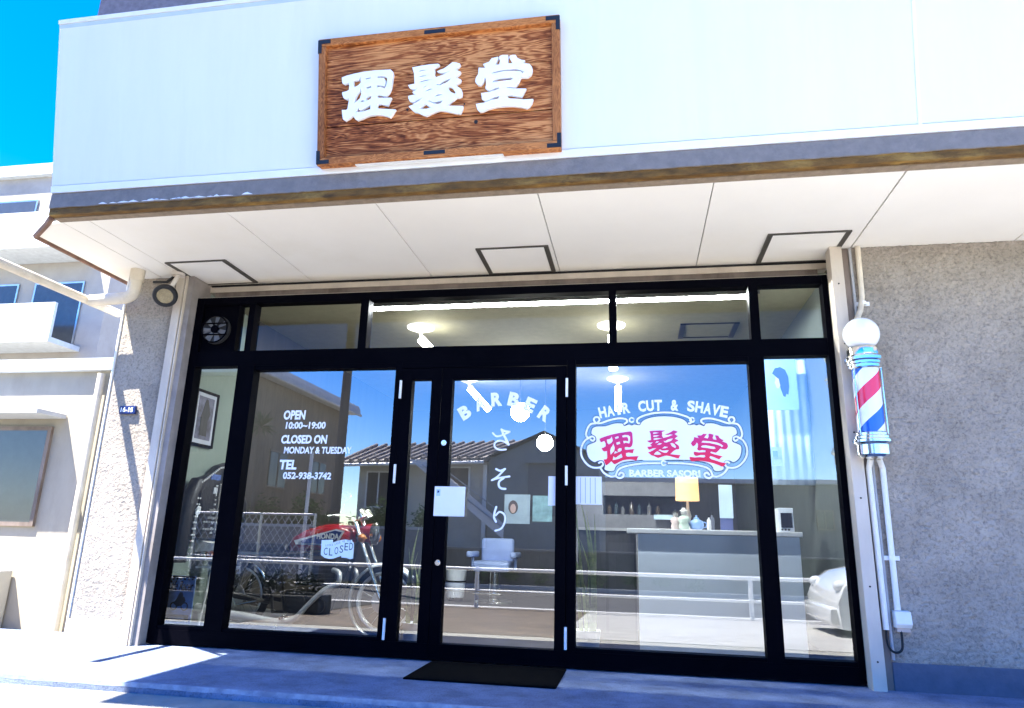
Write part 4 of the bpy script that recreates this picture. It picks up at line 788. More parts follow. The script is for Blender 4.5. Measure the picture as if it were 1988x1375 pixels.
m.prism([(-2.53, .29), (-2.50, .335), (-2.44, .34), (-2.425, .31), (-2.46, .27), (-2.50, .265)], .1155, .117)
m.prism([(-2.505, .33), (-2.485, .375), (-2.46, .375), (-2.45, .34)], .1155, .1172)
for k in range(7): m.box(-2.60 + k * .034, -2.585 + k * .034, .1157, .1176, .468, .482)
m.build('printed_drawing', inkb, Cf)
m = MB(); m.merge(text_bm('MOTORCYCLES', -2.575, -2.405, .165, .188, .115, .02)) if False else m.box(-2.56, -2.42, .1148, .1154, .172, .182); m.build('printed_band', mat('pale ink', (.5, .56, .7), .6), Cf)

# ceiling lamps
lampw = mat('lit white lamp', (1., .97, .9), .4, var=0., emit=6.); capw = mat('lamp plate', (.85, .85, .83), .4, emit=.6)
def spot(a, b, pl, label):
    T = thing('spot_lamp', a, label, 'spot lamp', 'white tube spots on the ceiling')
    m = MB(); m.lathe((pl[0], pl[1], 2.90), [(.14, .03), (.135, .012), (.05, -.02), (.02, -.03)], 28); m.build('ceiling_plate', capw, T, smooth=40)
    m = MB(); m.tube([a, b], .042, 18); m.build('tube', lampw, T, smooth=40)
    m = MB(); m.tube([(pl[0], pl[1], 2.91), a], .014, 8); m.build('stem', capw, T)
spot((-.99, 1.3, 2.80), (-.80, 1.3, 2.60), (-1.0, 1.3, 2.8), 'slanted white tube spot high behind the transom, nearest the motorcycle')
spot((-1.04, 3.65, 2.80), (-.76, 3.65, 2.50), (-1.06, 3.65, 2.8), 'slanted white tube spot seen through the door, crossing the lettering')
spot((.935, 1.4, 2.82), (.945, 1.4, 2.47), (.93, 1.4, 2.8), 'upright white tube spot just inside the emblem window')
spot((.935, 3.75, 2.82), (.93, 3.75, 2.50), (.93, 3.75, 2.8), 'upright white tube spot farther back above the emblem window')
def pendant(c, r, label):
    T = thing('pendant_globe', c, label, 'pendant lamp', 'white globe lamps inside the door')
    m = MB(); m.ball(c, r, 18); m.build('globe', mat('lit globe', (1, .985, .95), .3, var=0., emit=16.), T, smooth=60)
    m = MB(); m.tube([(c[0], c[1], c[2] + r), (c[0], c[1], 2.93)], .004, 6); m.build('cord', dark, T)
pendant((-.232, 3.0, 2.352), .115, 'larger white globe lamp hanging higher behind the door lettering'); pendant((.077, 3.0, 1.976), .098, 'smaller white globe lamp hanging lower at the door edge')
Tl = thing('strip_light', (.45, .25, 2.77), 'long fluorescent strip light under the shop ceiling', 'strip light')
m = MB(); m.tube([(-1.15, .25, 2.775), (2.11, .25, 2.772)], .0075, 10); m.build('tube', mat('lit tube', (.92, .96, 1.), .4, var=0., emit=190.), Tl, smooth=40)
m = MB(); m.box(-1.17, 2.13, .185, .315, 2.800, 2.812); m.box(-1.17, 2.13, .185, .193, 2.772, 2.7998); m.box(-1.17, 2.13, .307, .315, 2.772, 2.7998)
for x in (-1.1, .48, 2.06): m.box(x - .01, x + .01, .242, .258, 2.8122, 2.93)
m.build('housing', mat('grey batten', (.09, .09, .085), .6), Tl)

# counter and what stands on it
Ct = thing('counter', (1.75, .9, .02), 'white panelled reception counter behind the emblem window', 'counter')
cw = mat('white counter panel', (.76, .84, .93), .35, var=.03, vscale=3)
m = MB(); m.box(1.145, 2.37, .60, 1.15, .02, .925); m.build('front_panel', cw, Ct, bevel=.004)
m = MB(); m.box(1.06, 2.39, .575, 1.17, .926, .965); m.build('top', mat('counter top', (.80, .80, .80), .25, var=.05), Ct, bevel=.005)
Lm = thing('table_lamp', (1.565, .92, .966), 'table lamp with lit orange drum shade on the counter', 'table lamp')
m = MB(); m.lathe((1.565, .92, 0), [(.098, 1.205), (.094, 1.395)], 32); m.build('shade', mat('lit orange shade', (.90, .50, .22), .8, var=.14, vscale=9, emit=.26), Lm, smooth=40)
m = MB(); m.lathe((1.565, .92, 0), [(.05, .966), (.055, .975), (.03, .99), (.016, 1.03), (.028, 1.08), (.014, 1.13), (.01, 1.21)], 20); m.build('base', mat('cream ceramic', (.7, .66, .58), .3), Lm, smooth=50)
def figurine(x, y, h, col, label, hat):
    T = thing('figurine', (x, y, .966), label, 'figurine', 'small ornaments on the counter'); c = mat('glaze %.2f %.2f' % (col[0], col[2]), col, .35, var=.15, vscale=30)
    m = MB(); m.lathe((x, y, .966), [(.001, 0), (h * .22, .002), (h * .25, h * .15), (h * .20, h * .3), (h * .27, h * .42), (h * .24, h * .55), (h * .1, h * .64), (h * .08, h * .66)], 18); m.build('body', c, T, smooth=60)
    m = MB(); m.ball((x, y, .966 + h * .77), h * .14, 12); m.build('head', mat('pale glaze', (.75, .72, .68), .35), T, smooth=60)
    m = MB(); m.lathe((x, y, .966 + h * .84), [(h * .2, 0), (h * .19, h * .02), (h * .1, h * .05), (h * .08, h * .15), (.002, h * .16)], 16); m.build('hat', mat(*hat), T, smooth=60)
figurine(1.455, .80, .155, (.62, .50, .46), 'pinkish figurine with dark cap, left of the lamp base', ('dark glaze', (.03, .03, .03), .4))
figurine(1.52, .76, .175, (.50, .60, .50), 'pale green figurine in a white hat in front of the lamp', ('white glaze', (.75, .75, .72), .4))
Tp = thing('teapot', (1.62, .78, .966), 'small blue glazed teapot right of the lamp on the counter', 'teapot')
blu = mat('blue glaze', (.25, .40, .70), .3, var=.1)
m = MB(); m.lathe((1.62, .78, .966), [(.03, 0), (.05, .01), (.06, .04), (.05, .07), (.02, .085)], 20); m.tube([(1.57, .78, 1.0), (1.545, .78, 1.02), (1.535, .78, 1.045)], .01, 8); m.tube([(1.675, .78, 1.03), (1.70, .78, 1.02), (1.695, .78, .99), (1.672, .78, .985)], .006, 8); m.build('pot', blu, Tp, smooth=50)
m = MB(); m.lathe((1.62, .78, 1.051), [(.024, 0), (.02, .012), (.008, .016), (.009, .03), (.001, .034)], 14); m.build('lid', blu, Tp, smooth=50)
for i, (x, y, h, r, c, lb) in enumerate(((1.725, .85, .115, .017, (.8, .8, .78), 'white bottle standing alone beside the counter papers'), (1.76, .95, .14, .02, (.15, .16, .2), 'dark tall bottle behind the white bottle on the counter'))):
    T = thing('bottle', (x, y, .966), lb, 'bottle', 'bottles on the counter'); m = MB(); m.lathe((x, y, .966), [(r * .9, 0), (r, .004), (r, h * .7), (r * .4, h * .82), (r * .4, h * .9)], 16); m.build('body', mat('bottle %d' % i, c, .25), T, smooth=40)
    m = MB(); m.lathe((x, y, .966 + h * .9), [(r * .5, 0), (r * .5, h * .1)], 12); m.build('cap', dark, T, smooth=40)
Tr = thing('display_box', (1.36, .95, .966), 'small dark box with pale lid at the left of the counter top', 'box')
m = MB(); m.box(1.30, 1.43, .88, 1.0, .967, 1.045); m.build('body', mat('dark card', (.03, .03, .035), .6), Tr); m = MB(); m.box(1.285, 1.44, .87, 1.01, 1.046, 1.085); m.build('lid', mat('pale blue lid', (.45, .58, .68), .5), Tr)
Ph = thing('price_board', (1.875, .95, 1.06), 'pale blue sheet on a stand at the right end of the counter', 'notice')
m = MB(); m.box(1.825, 1.935, .95, .956, 1.07, 1.345); m.build('sheet', mat('pale blue sheet', (.55, .70, .86), .6, var=.06, vscale=8), Ph); m = MB(); m.box(1.83, 1.93, .957, .99, .966, 1.069); m.build('stand', mat('violet stand', (.10, .12, .28), .5), Ph)
Mw = thing('small_oven', (2.33, .9, .966), 'small white framed toaster oven at the right end of the counter', 'oven')
m = MB(); m.box(2.265, 2.38, .80, 1.0, .967, 1.155); m.build('body', mat('oven white', (.7, .74, .8), .35), Mw, bevel=.006); m = MB(); m.box(2.28, 2.365, .793, .799, 1.0, 1.115); m.build('window', mat('oven glass', (.008, .008, .01), .1), Mw)
m = MB()
for x in (2.285, 2.31, 2.335): m.tube([(x, .799, .985), (x, .785, .985)], .008, 10)
m.build('knob', dark, Mw)
Cb = thing('cabinet', (.85, 1.4, .02), 'low black cabinet between the door and the counter', 'cabinet')
m = MB(); m.box(.62, 1.13, 1.2, 1.7, .02, .95); m.build('body', mat('black cabinet', (.015, .015, .016), .5, var=.2), Cb)
m = MB(); m.box(.60, 1.14, 1.18, 1.72, .951, .975); m.build('top', mat('grey cabinet top', (.3, .3, .3), .4), Cb)
for x in (.75, 1.0): m = MB(); m.box(x - .11, x + .11, 1.193, 1.1995, .1, .85); m.build('door', mat('cabinet door', (.03, .03, .03), .35), Cb)
Sh = thing('back_shelf', (1.0, 2.4, .02), 'tall grey shelf unit with a dark niche behind the counter', 'shelf')
m = MB(); m.box(.52, 1.62, 2.2, 2.6, .02, 1.13); m.box(.52, .80, 2.2, 2.6, 1.1305, 1.46); m.box(.801, 1.62, 2.2, 2.6, 1.32, 1.46); m.box(.801, 1.62, 2.5, 2.6, 1.1305, 1.3195); m.build('carcass', mat('grey shelf', (.16, .16, .175), .6, var=.2, vscale=6), Sh)
for i, (x, h) in enumerate(((.86, .1), (.93, .13), (1.0, .09), (1.09, .14), (1.17, .11), (1.27, .12), (1.36, .1))):
    T = thing('bottle', (x, 2.3, 1.131), 'hair tonic bottle on the dark shelf niche behind the counter', 'bottle', 'tonic bottles in the back shelf niche'); m = MB(); m.lathe((x, 2.3, 1.131), [(.022, 0), (.022, h * .7), (.01, h * .8), (.01, h)], 12); m.build('body', mat('tonic %d' % (i % 3), ((.09, .07, .055), (.05, .07, .085), (.14, .14, .145))[i % 3], .25), T, smooth=40)
Po = thing('poster', (-.12, 2.6, 1.05), 'dim blue grey poster with a portrait, standing inside the door', 'poster')
m = MB(); m.box(-.32, -.03, 2.6, 2.61, 1.02, 1.34); m.build('sheet', mat('blue grey poster', (.28, .36, .42), .6, var=.15, vscale=6), Po)
m = MB(); m.prism([(-.22 + .055 * math.cos(t), 1.2 + .075 * math.sin(t)) for t in [2 * math.pi * k / 20 for k in range(20)]], 2.597, 2.599); m.build('portrait_hair', mat('brown ink', (.06, .035, .03), .6), Po)
m = MB(); m.prism([(-.22 + .032 * math.cos(t), 1.185 + .05 * math.sin(t)) for t in [2 * math.pi * k / 20 for k in range(20)]], 2.594, 2.5965); m.build('portrait_face', mat('skin ink', (.45, .3, .25), .6), Po)
Po2 = thing('poster', (.06, 2.6, 1.05), 'second poster with white scribbles, right of the portrait poster', 'poster')
m = MB(); m.box(.0, .22, 2.6, 2.61, 1.05, 1.33); m.build('sheet', mat('teal poster', (.18, .32, .36), .6, var=.3, vscale=14), Po2)
Bc = thing('barber_chair', (-.78, 4.5, .02), 'pale blue barber chair deep inside the shop, seen through the door', 'barber chair')
cb = mat('blue vinyl upholstery', (.32, .42, .72), .35, var=.06, emit=0.)
m = MB(); m.bbox(-1.05, -.55, 4.25, 4.75, .42, .56, .04, 3); m.build('seat', cb, Bc, smooth=50); m = MB(); m.bbox(-1.03, -.57, 4.70, 4.82, .50, .86, .04, 3); m.build('backrest', cb, Bc, smooth=50)
for x in (-1.10, -.50): m = MB(); m.bbox(x - .04, x + .04, 4.25, 4.75, .60, .68, .025, 3); m.tube([(x, 4.5, .45), (x, 4.5, .62)], .02, 8); m.build('armrest', cb, Bc, smooth=50)
m = MB(); m.lathe((-.78, 4.5, .02), [(.27, 0), (.26, .03), (.08, .05), (.07, .41)], 28); m.build('pedestal', chrome, Bc, smooth=40)
m = MB(); m.bbox(-.98, -.6, 4.02, 4.2, .14, .17, .012); m.build('footrest', chrome, Bc)
# plants
leafm = mat('snake plant leaf', (.27, .32, .14), .4, var=.35, vscale=12, stain=(.48, .46, .28), stretch=(1, 1, 3))
potw = mat('white ceramic pot', (.78, .82, .88), .35, var=.03)
def pot_plant(x, y, r, h, H_, n, label, lean, seed):
    random.seed(seed); T = thing('potted_plant', (x, y, .02), label, 'plant')
    m = MB(); m.lathe((x, y, .02), [(r * .8, 0), (r, h * .95), (r * 1.02, h), (r * .9, h), (r * .86, h * .9)], 28); m.build('pot', potw, T, smooth=40)
    m = MB(); m.lathe((x, y, .02 + h * .88), [(.001, 0), (r * .85, .002)], 18); m.build('soil', mat('potting soil', (.03, .022, .015), .95), T)
    for k in range(n):
        a = random.uniform(0, 6.28); bx, by = x + r * .5 * math.cos(a), y + r * .4 * math.sin(a); hh = H_ * random.uniform(.55, 1.); w = random.uniform(.009, .016) * (1.3 if H_ < .9 else 1)
        dx, dy = random.uniform(-.09, .09) + lean, random.uniform(-.05, .05); m = MB(); prev = None; tw = random.uniform(-.6, .6)
        for j in range(9):
            t = j / 8; ww = w * (1 - t ** 2.2) + .0008; c = Vector((bx + dx * t * t + .02 * math.sin(3 * t + a), by + dy * t, .02 + h * .85 + hh * t)); q = Vector((math.cos(tw + t * .8), math.sin(tw + t * .8), 0)) * ww
            cur = [m.bm.verts.new(c - q), m.bm.verts.new(c + Vector((-q.y, q.x, 0)) * .25), m.bm.verts.new(c + q)]
            if prev: m._f([prev[0], prev[1], cur[1], cur[0]]); m._f([prev[1], prev[2], cur[2], cur[1]])
            prev = cur
        m.build('leaf', leafm, T, smooth=70)
pot_plant(.765, .30, .095, .20, 1.08, 11, 'tall slender leaved plant in a white pot behind the emblem window', -.06, 4)
pot_plant(-.585, .32, .085, .19, .78, 9, 'leafy plant in a white pot behind the narrow door glass', .0, 9)
bk = thing('bucket', (-1.35, 4.6, .02), 'white bucket with dark rim on the shop floor beyond the door', 'bucket')
m = MB(); m.lathe((-1.35, 4.6, .06), [(.12, 0), (.145, .36)], 24); m.build('pail', potw, bk, smooth=40); m = MB(); m.lathe((-1.35, 4.6, .26), [(.14, 0), (.147, .02)], 24); m.build('band', dark, bk)
m = MB()
for a in (0, 2.1, 4.2): m.box(-1.35 + .1 * math.cos(a) - .015, -1.35 + .1 * math.cos(a) + .015, 4.6 + .1 * math.sin(a) - .015, 4.6 + .1 * math.sin(a) + .015, .018, .062)
m.build('feet', dark, bk)
# right hand end: curtain, hair poster, notice
Cu = thing('curtain', (2.48, 1.1, 1.38), 'pale blue curtain at the right end of the shop', 'curtain')
m = MB(); pr = None
for k in range(41):
    x = 2.28 + .36 * k / 40; y = 1.1 + .006 * math.sin(k * .8); cur = [m.bm.verts.new((x, y, 1.36)), m.bm.verts.new((x, y, 2.46))]
    if pr: m._f([pr[0], cur[0], cur[1], pr[1]])
    pr = cur
m.build('cloth', mat('pale blue cloth', (.66, .78, .90), .8, var=.04), Cu, smooth=60).modifiers.new('thick', 'SOLIDIFY').thickness = .003
m = MB(); m.tube([(2.25, 1.1, 2.47), (2.65, 1.1, 2.47)], .01, 8); m.build('rod', steel, Cu)
Hp = thing('hair_poster', (2.40, .92, 2.05), 'poster with a dark bobbed hair profile above the right window corner', 'poster')
m = MB(); m.box(2.26, 2.52, .93, .936, 1.98, 2.42); m.build('sheet', mat('sky blue poster', (.25, .42, .70), .6, var=.05), Hp)
hair = [(2.32, 2.30), (2.345, 2.345), (2.39, 2.355), (2.43, 2.33), (2.45, 2.27), (2.452, 2.18), (2.44, 2.11), (2.425, 2.12), (2.415, 2.09), (2.40, 2.10), (2.385, 2.15), (2.375, 2.2), (2.37, 2.25), (2.345, 2.275)]
m = MB(); m.prism(hair, .9275, .9295); m.build('printed_hair', mat('blue black ink', (.02, .04, .14), .6), Hp)
m = MB(); m.prism([(2.345, 2.272), (2.372, 2.25), (2.38, 2.19), (2.365, 2.165), (2.35, 2.17), (2.342, 2.2), (2.334, 2.215), (2.344, 2.24)], .9272, .9292); m.build('printed_face', mat('violet skin ink', (.45, .40, .62), .6), Hp)
Wn = thing('wall_note', (2.22, .5, 1.46), 'small pale square note low on the right window', 'notice')
m = MB(); m.box(2.168, 2.268, .5, .505, 1.458, 1.606); m.build('sheet', mat('pale blue note', (.6, .75, .85), .6, var=.12, vscale=30), Wn); m = MB(); m.box(2.2, 2.235, .4965, .4995, 1.53, 1.575); m.build('printed_mark', mat('blue print', (.2, .35, .6), .6), Wn)
# ------------------------------------------------------------------ across the street (seen in the glass)
def gable(x0, x1, zr, xa, za, y0, y1, zb, T, wm, rm, over=.45, th=.16):
    """gable fronted house block: eaves at (x0|x1, zr), apex xa, za"""
    m = MB(); m.prism([(x0, zb), (x1, zb), (x1, zr), (xa, za), (x0, zr)], y0, y1); m.build('wall', wm, T)
    m = MB()
    for xe in (x0, x1):
        s = -1 if xe == x0 else 1; dx, dz = xe - xa, zr - za; k = 1 + over / abs(dx)
        e = (xa + dx * k, za + dz * k)
        m.prism([(xa, za + .03), (e[0], e[1] + .03), (e[0], e[1] + .03 + th), (xa, za + .03 + th)] if s > 0 else [(xa, za + .0305), (xa, za + .0305 + th), (e[0], e[1] + .03 + th), (e[0], e[1] + .03)], y0 - over, y1 + over)
    return m.build('roof', rm, T)
woodw = mat('brown board wall', (.16, .125, .095), .85, var=.3, vscale=5, stretch=(3, 3, .4), stain=(.10, .08, .065)); roofg = mat('pale roof edge', (.42, .45, .50), .6, var=.1)
HA = thing('brown_house', (-13.5, -17, -.32), 'brown boarded house with pale deep eaves across the street, reflected at left', 'house')
m = MB(); m.box(-17, -10.5, -21.0, -14.2, -.32, 5.62); m.build('wall', woodw, HA)
m = MB(); m.box(-17.5, -10.02, -21.45, -13.7, 5.63, 5.80); m.prism([(-17.5, 5.801), (-10.02, 5.801), (-10.1, 5.98), (-13.7, 7.3), (-17.4, 5.98)], -21.45, -13.7); m.build('roof', roofg, HA)
def win(T, x0, x1, z0, z1, y, fm=white, gm=None):
    m = MB(); m.box(x0, x1, y, y + .03, z0, z1); p = m.build('window', gm or mat('dark pane', (.05, .055, .06), .15), T)
    m = MB(); w = .05
    m.box(x0 - w, x1 + w, y, y + .05, z1, z1 + w); m.box(x0 - w, x1 + w, y, y + .05, z0 - w, z0); m.box(x0 - w, x0, y, y + .049, z0, z1); m.box(x1, x1 + w, y, y + .049, z0, z1); m.box((x0 + x1) / 2 - .02, (x0 + x1) / 2 + .02, y + .031, y + .045, z0, z1); m.build('frame', fm, p)
win(HA, -13.8, -12.2, 3.2, 4.3, -14.195, steelb)
for y in (-19.6, -16.6):
    m = MB(); m.box(-10.499, -10.46, y, y + 1.1, 2.3, 3.4); p = m.build('window', mat('dark pane', (.05, .055, .06), .15), HA)
    m = MB(); m.box(-10.499, -10.44, y - .06, y + 1.16, 3.4, 3.46); m.box(-10.499, -10.44, y - .06, y + 1.16, 2.24, 2.3); m.box(-10.499, -10.441, y + .53, y + .57, 2.3, 3.4); m.build('frame', steelb, p)
m = MB(); m.tube([(-9.98, -21.4, 5.6), (-9.98, -13.72, 5.6)], .06, 8); m.build('gutter', roofg, HA)
# tiled house
HB = thing('tiled_house', (-3, -17, -.32), 'low cream house with tiled roof and grey gable, reflected in the door', 'house')
cream = mat('cream plaster', (.60, .57, .50), .85, var=.1, vscale=2, stain=(.48, .45, .38)); grey = mat('grey render', (.27, .29, .29), .9, var=.1, vscale=2, stain=(.22, .235, .235))
tile = brick_mat('roof tile', (.34, .30, .28), (.26, .23, .22), (.09, .08, .08), .30, .24, .6)
m = MB(); m.box(-7.2, -3.16, -18.8, -15.05, -.32, 3.05); m.build('wall', cream, HB)
m = MB(); v0 = [(-7.7, -14.55, 2.98), (-3.2, -14.55, 3.12), (-2.2, -17.4, 4.02), (-7.7, -17.4, 3.82)]
m._f([m.bm.verts.new(p) for p in v0]); m._f([m.bm.verts.new((p[0], p[1] - .02, p[2] - .13)) for p in v0][::-1])
for i in range(4):
    a, b = v0[i], v0[(i + 1) % 4]; m._f([m.bm.verts.new(p) for p in (a, b, (b[0], b[1] - .02, b[2] - .13), (a[0], a[1] - .02, a[2] - .13))])
v1 = [(-7.7, -17.41, 3.82), (-2.2, -17.41, 4.02), (-2.2, -20, 3.1), (-7.7, -20, 2.9)]; m._f([m.bm.verts.new(p) for p in v1])
for k in range(16): m.tube([(-7.6 + k * .28, -14.53, 3.0 + k * .0087), (-7.6 + k * .28 + (k * .06), -17.35, 3.86 + k * .01)], .055, 8)
m.build('roof', tile, HB)
gr = gable(-3.15, .1, 3.12, -1.50, 3.86, -19, -14.98, -.32, HB, grey, mat('dark roof sheet', (.06, .06, .065), .6), .12, .07)
m = MB(); m.tube([(-7.7, -14.5, 2.86), (-3.2, -14.5, 2.98)], .05, 10); m.build('gutter', trimw, HB)
m = MB(); m.box(-3.30, -3.18, -15.04, -14.96, -.3, 2.95); m.build('downpipe', trimw, HB)
win(HB, -4.9, -3.75, 2.15, 2.85, -15.045, white, mat('brown pane', (.13, .10, .08), .3, var=.3)); win(HB, -6.9, -6.2, 1.7, 2.7, -15.045, white)
m = MB(); m.box(-1.95, -1.05, -14.975, -14.93, 1.5, 3.0); m.build('window', mat('grey shutter', (.15, .16, .18), .6, var=.1, stretch=(1, 1, 12)), HB)
m = MB(); m.box(-2.05, -.95, -14.975, -14.78, 3.0, 3.07); m.build('window_hood', grey, HB)
m = MB(); m.box(-.35, -.05, -14.975, -14.93, 1.9, 2.5); m.build('vent', mat('dark vent', (.05, .06, .09), .6), HB)
m = MB(); m.prism([(-5.3, 3.0), (-4.75, 3.0), (-2.5, 1.25), (-2.5, .85)], -14.2, -14.1); m.build('stair_stringer', white, HB)
m = MB()
for z in (.55, .9): m.tube([(-4.9, -14.05, z + 2.3), (-2.5, -14.05, z + .6)], .018, 6)
m.build('stair_rail', steel, HB)
# long low building
HC = thing('long_building', (5, -24, -.32), 'long low grey building with a flat roof, reflected at right', 'building')
m = MB(); m.box(-.4, 13, -27, -22, -.32, 3.05); m.build('wall', mat('grey cladding', (.13, .135, .15), .8, var=.2, vscale=2, stretch=(6, 1, .5)), HC); m = MB(); m.box(-.6, 13.2, -27.2, -21.8, 3.06, 3.22); m.build('roof', roofg, HC)
win(HC, 7.6, 8.1, 1.5, 2.1, -21.995, steelb)
# pole, mast, wall, hedge, yucca
UP = thing('utility_pole', (-6.66, -12.3, -.4), 'thick brown utility pole reflected left of the door', 'pole')
m = MB(); m.tube([(-6.66, -12.3, -.4), (-6.66, -12.3, 9.5)], [.14, .105], 18); m.build('shaft', mat('weathered pole', (.12, .10, .085), .85, var=.2, vscale=5, stretch=(1, 1, .2)), UP, smooth=40)
m = MB(); m.box(-7.6, -5.7, -12.34, -12.26, 8.6, 8.7); m.build('crossarm', steel, UP)
for x in (-7.4, -6.9, -6.4, -5.9): m = MB(); m.lathe((x, -12.3, 8.7), [(.03, 0), (.05, .04), (.03, .08), (.045, .12), (.01, .16)], 12); m.build('insulator', white, UP, smooth=40)
for k, x in enumerate((-7.4, -6.4)):
    tag(MB().tube([(x + t * 3.0, -12.3 - .0 * t, 8.85 - .9 * (1 - ((t - 0) / 13) ** 2) if abs(t) < 13 else 8.85) for t in range(-13, 14, 2)], .012, 6).build('overhead_wire', rubber), ['overhead wire on the outer insulator of the utility pole', 'overhead wire on the inner insulator of the utility pole'][k], 'wire')
SM = thing('sign_mast', (-4.86, -7.0, -.4), 'thin white mast beside the guardrail, reflected in the left window', 'mast')
m = MB(); m.tube([(-4.86, -7.0, -.4), (-4.86, -7.0, 2.3)], .032, 10); m.build('shaft', white, SM, smooth=40); m = MB(); m.lathe((-4.86, -7.0, 2.3), [(.04, 0), (.04, .03), (.01, .05)], 12); m.build('cap', steel, SM)
BW = thing('block_wall', (-7.4, -12.9, -.32), 'pale concrete block wall in front of the brown house', 'wall')
m = MB(); m.box(-10.5, -4.2, -13.1, -12.9, -.32, 1.02); m.build('blocks', brick_mat('concrete block', (.40, .44, .48), (.34, .38, .42), (.24, .26, .28), .4, .2, .9), BW); m = MB(); m.box(-10.55, -4.15, -13.13, -12.87, 1.021, 1.09); m.build('coping', mat('pale coping', (.5, .53, .55), .8), BW)
BW2 = thing('block_wall', (-1.6, -13.7, -.32), 'dark low garden wall below the tiled house', 'wall')
m = MB(); m.box(-4.1, 14.0, -13.8, -13.6, -.32, .55); m.build('blocks', brick_mat('dark block', (.13, .12, .11), (.10, .095, .09), (.06, .06, .06), .4, .2, .9), BW2); m = MB(); m.box(-4.12, 14.02, -13.83, -13.57, .5505, .6); m.build('coping', mat('dark coping', (.2, .19, .18), .8), BW2)
leafg = [mat('leaf green %d' % k, c, .6, var=.3, vscale=3) for k, c in enumerate(((.05, .11, .03), (.08, .16, .045), (.035, .075, .025)))]
def foliage(mb, c, rad, n, s):
    for _ in range(n):
        while True:
            d = Vector((random.uniform(-1, 1), random.uniform(-1, 1), random.uniform(-1, 1)))
            if d.length < 1: break
        d *= .55 + .45 * random.random(); p = Vector(c) + Vector((d.x * rad[0], d.y * rad[1], d.z * rad[2])); a = Vector((random.gauss(0, 1), random.gauss(0, 1), random.gauss(0, .7))).normalized(); b = a.orthogonal().normalized() * s * .4; a = a * s * random.uniform(.6, 1.3); mb.mi = random.randrange(3)
        mb._f([mb.bm.verts.new(q) for q in (p - a, p + b, p + a, p - b)])
random.seed(21)
for i, (x, w, h, lb) in enumerate(((-9.4, .9, 1.75, 'clipped green hedge at the far left above the block wall'), (-7.9, .9, 1.95, 'tall green hedge above the block wall, behind the pole'), (-6.1, .9, 1.75, 'green bush above the right end of the block wall'), (-4.6, .6, 1.5, 'small bush at the corner of the tiled house'))):
    T = thing('hedge_bush', (x, -13.55, -.32), lb, 'bush'); m = MB(); 
    for k in range(6): foliage(m, (x + random.uniform(-.6, .6) * w, -13.6 + random.uniform(-.12, .12), h * .5 + random.uniform(-.4, .45)), (w * .6, .3, h * .42), 420, .07)
    m.build('leaves', leafg, T); m = MB(); m.tube([(x, -13.6, -.32), (x + .05, -13.6, h * .6)], [.04, .015], 8); m.build('stem', woodw, T)
random.seed(8)
for i in range(9):
    x = -3.7 + i * .78; T = thing('garden_plant', (x, -13.45, -.32), 'low weedy green plant at the foot of the dark garden wall', 'plant', 'weedy plants along the dark garden wall'); m = MB(); foliage(m, (x, -13.45, -.05), (.3, .13, .3 * random.uniform(.6, 1.3)), 160, .07); m.build('leaves', leafg, T)
Pl = thing('blocker_planter', (-4.6, -3.5, -.12), 'dark trough and clipped hedge added to block bright reflections below the motorcycle', 'blocker_planter')  # dark trough and hedge added to block bright reflections in the glass
m = MB(); m.box(-6.6, -2.78, -3.75, -3.35, -.13, .10); m.build('trough', mat('dark trough', (.02, .02, .021), .7, var=.2), Pl, bevel=.01)
lf_d = [mat('dark hedge %d' % k, q, .65, var=.3, vscale=3) for k, q in enumerate(((.012, .024, .010), (.02, .036, .014), (.008, .016, .008)))]
random.seed(31); m = MB()
for k in range(16): foliage(m, (-6.45 + k * .232, -3.55, .2), (.22, .17, .22), 420, .03)
m.build('hedge', lf_d, Pl)
def yucca(x, y, h, label):
    T = thing('yucca', (x, y, -.35), label, 'yucca'); m = MB(); m.tube([(x, y, -.35), (x + .06, y, h * .5), (x, y, h)], [.09, .075, .06], 10); m.build('trunk', woodw, T, smooth=40); m = MB()
    for k in range(60):
        a = random.uniform(0, 6.28); e = random.uniform(-.5, 1.4); d = Vector((math.cos(a) * math.cos(e), math.sin(a) * math.cos(e), math.sin(e))); q = d.cross(Vector((0, 0, 1))).normalized() * .025; c = Vector((x, y, h)); l = random.uniform(.4, .7)
        m._f([m.bm.verts.new(p) for p in (c - q, c + d * l * .6 - q + Vector((0, 0, -.02)), c + d * l + Vector((0, 0, -.12)), c + d * l * .6 + q + Vector((0, 0, -.02)), c + q)])
    m.build('leaves', leafg[2], T)
yucca(-9.8, -13.55, 3.9, 'tall dark yucca before the brown house wall'); yucca(-6.75, -12.0, 1.0, 'short spiky yucca at the foot of the utility pole')
# chain link fence and guardrail
Fe = thing('chain_link_fence', (-5.4, -6.75, -.4), 'chain link fence panel beside the road, reflected behind the motorcycle', 'fence')
m = MB()
for x in (-6.9, -5.6, -4.55): m.tube([(x, -6.75, -.4), (x, -6.75, 1.2)], .025, 8)
m.tube([(-6.9, -6.75, 1.18), (-4.55, -6.75, 1.18)], .02, 8); m.tube([(-6.9, -6.75, .42), (-4.55, -6.75, .42)], .012, 8); m.build('posts', steel, Fe, smooth=40)
m = MB(); p_ = .13; z0, z1 = -.2, 1.16
for k in range(-12, 22):
    for s in (1, -1):
        xa = -6.9 + k * p_; pts = []
        a, b = (xa, z0), (xa + (z1 - z0) * .7, z1)
        if s < 0: a, b = (xa + (z1 - z0) * .7, z0), (xa, z1)
        t0, t1 = 0., 1.; dx = b[0] - a[0]
        lo, hi = sorted(((-6.9 - a[0]) / dx, (-4.55 - a[0]) / dx)); t0, t1 = max(0, lo), min(1, hi)
        if t1 > t0: m.tube([(a[0] + dx * t, -6.75 + .004 * s, a[1] + (b[1] - a[1]) * t) for t in (t0, t1)], .0055, 4, cap=False)
m.build('mesh', mat('pale wire', (.6, .62, .64), .4, metal=.6), Fe)
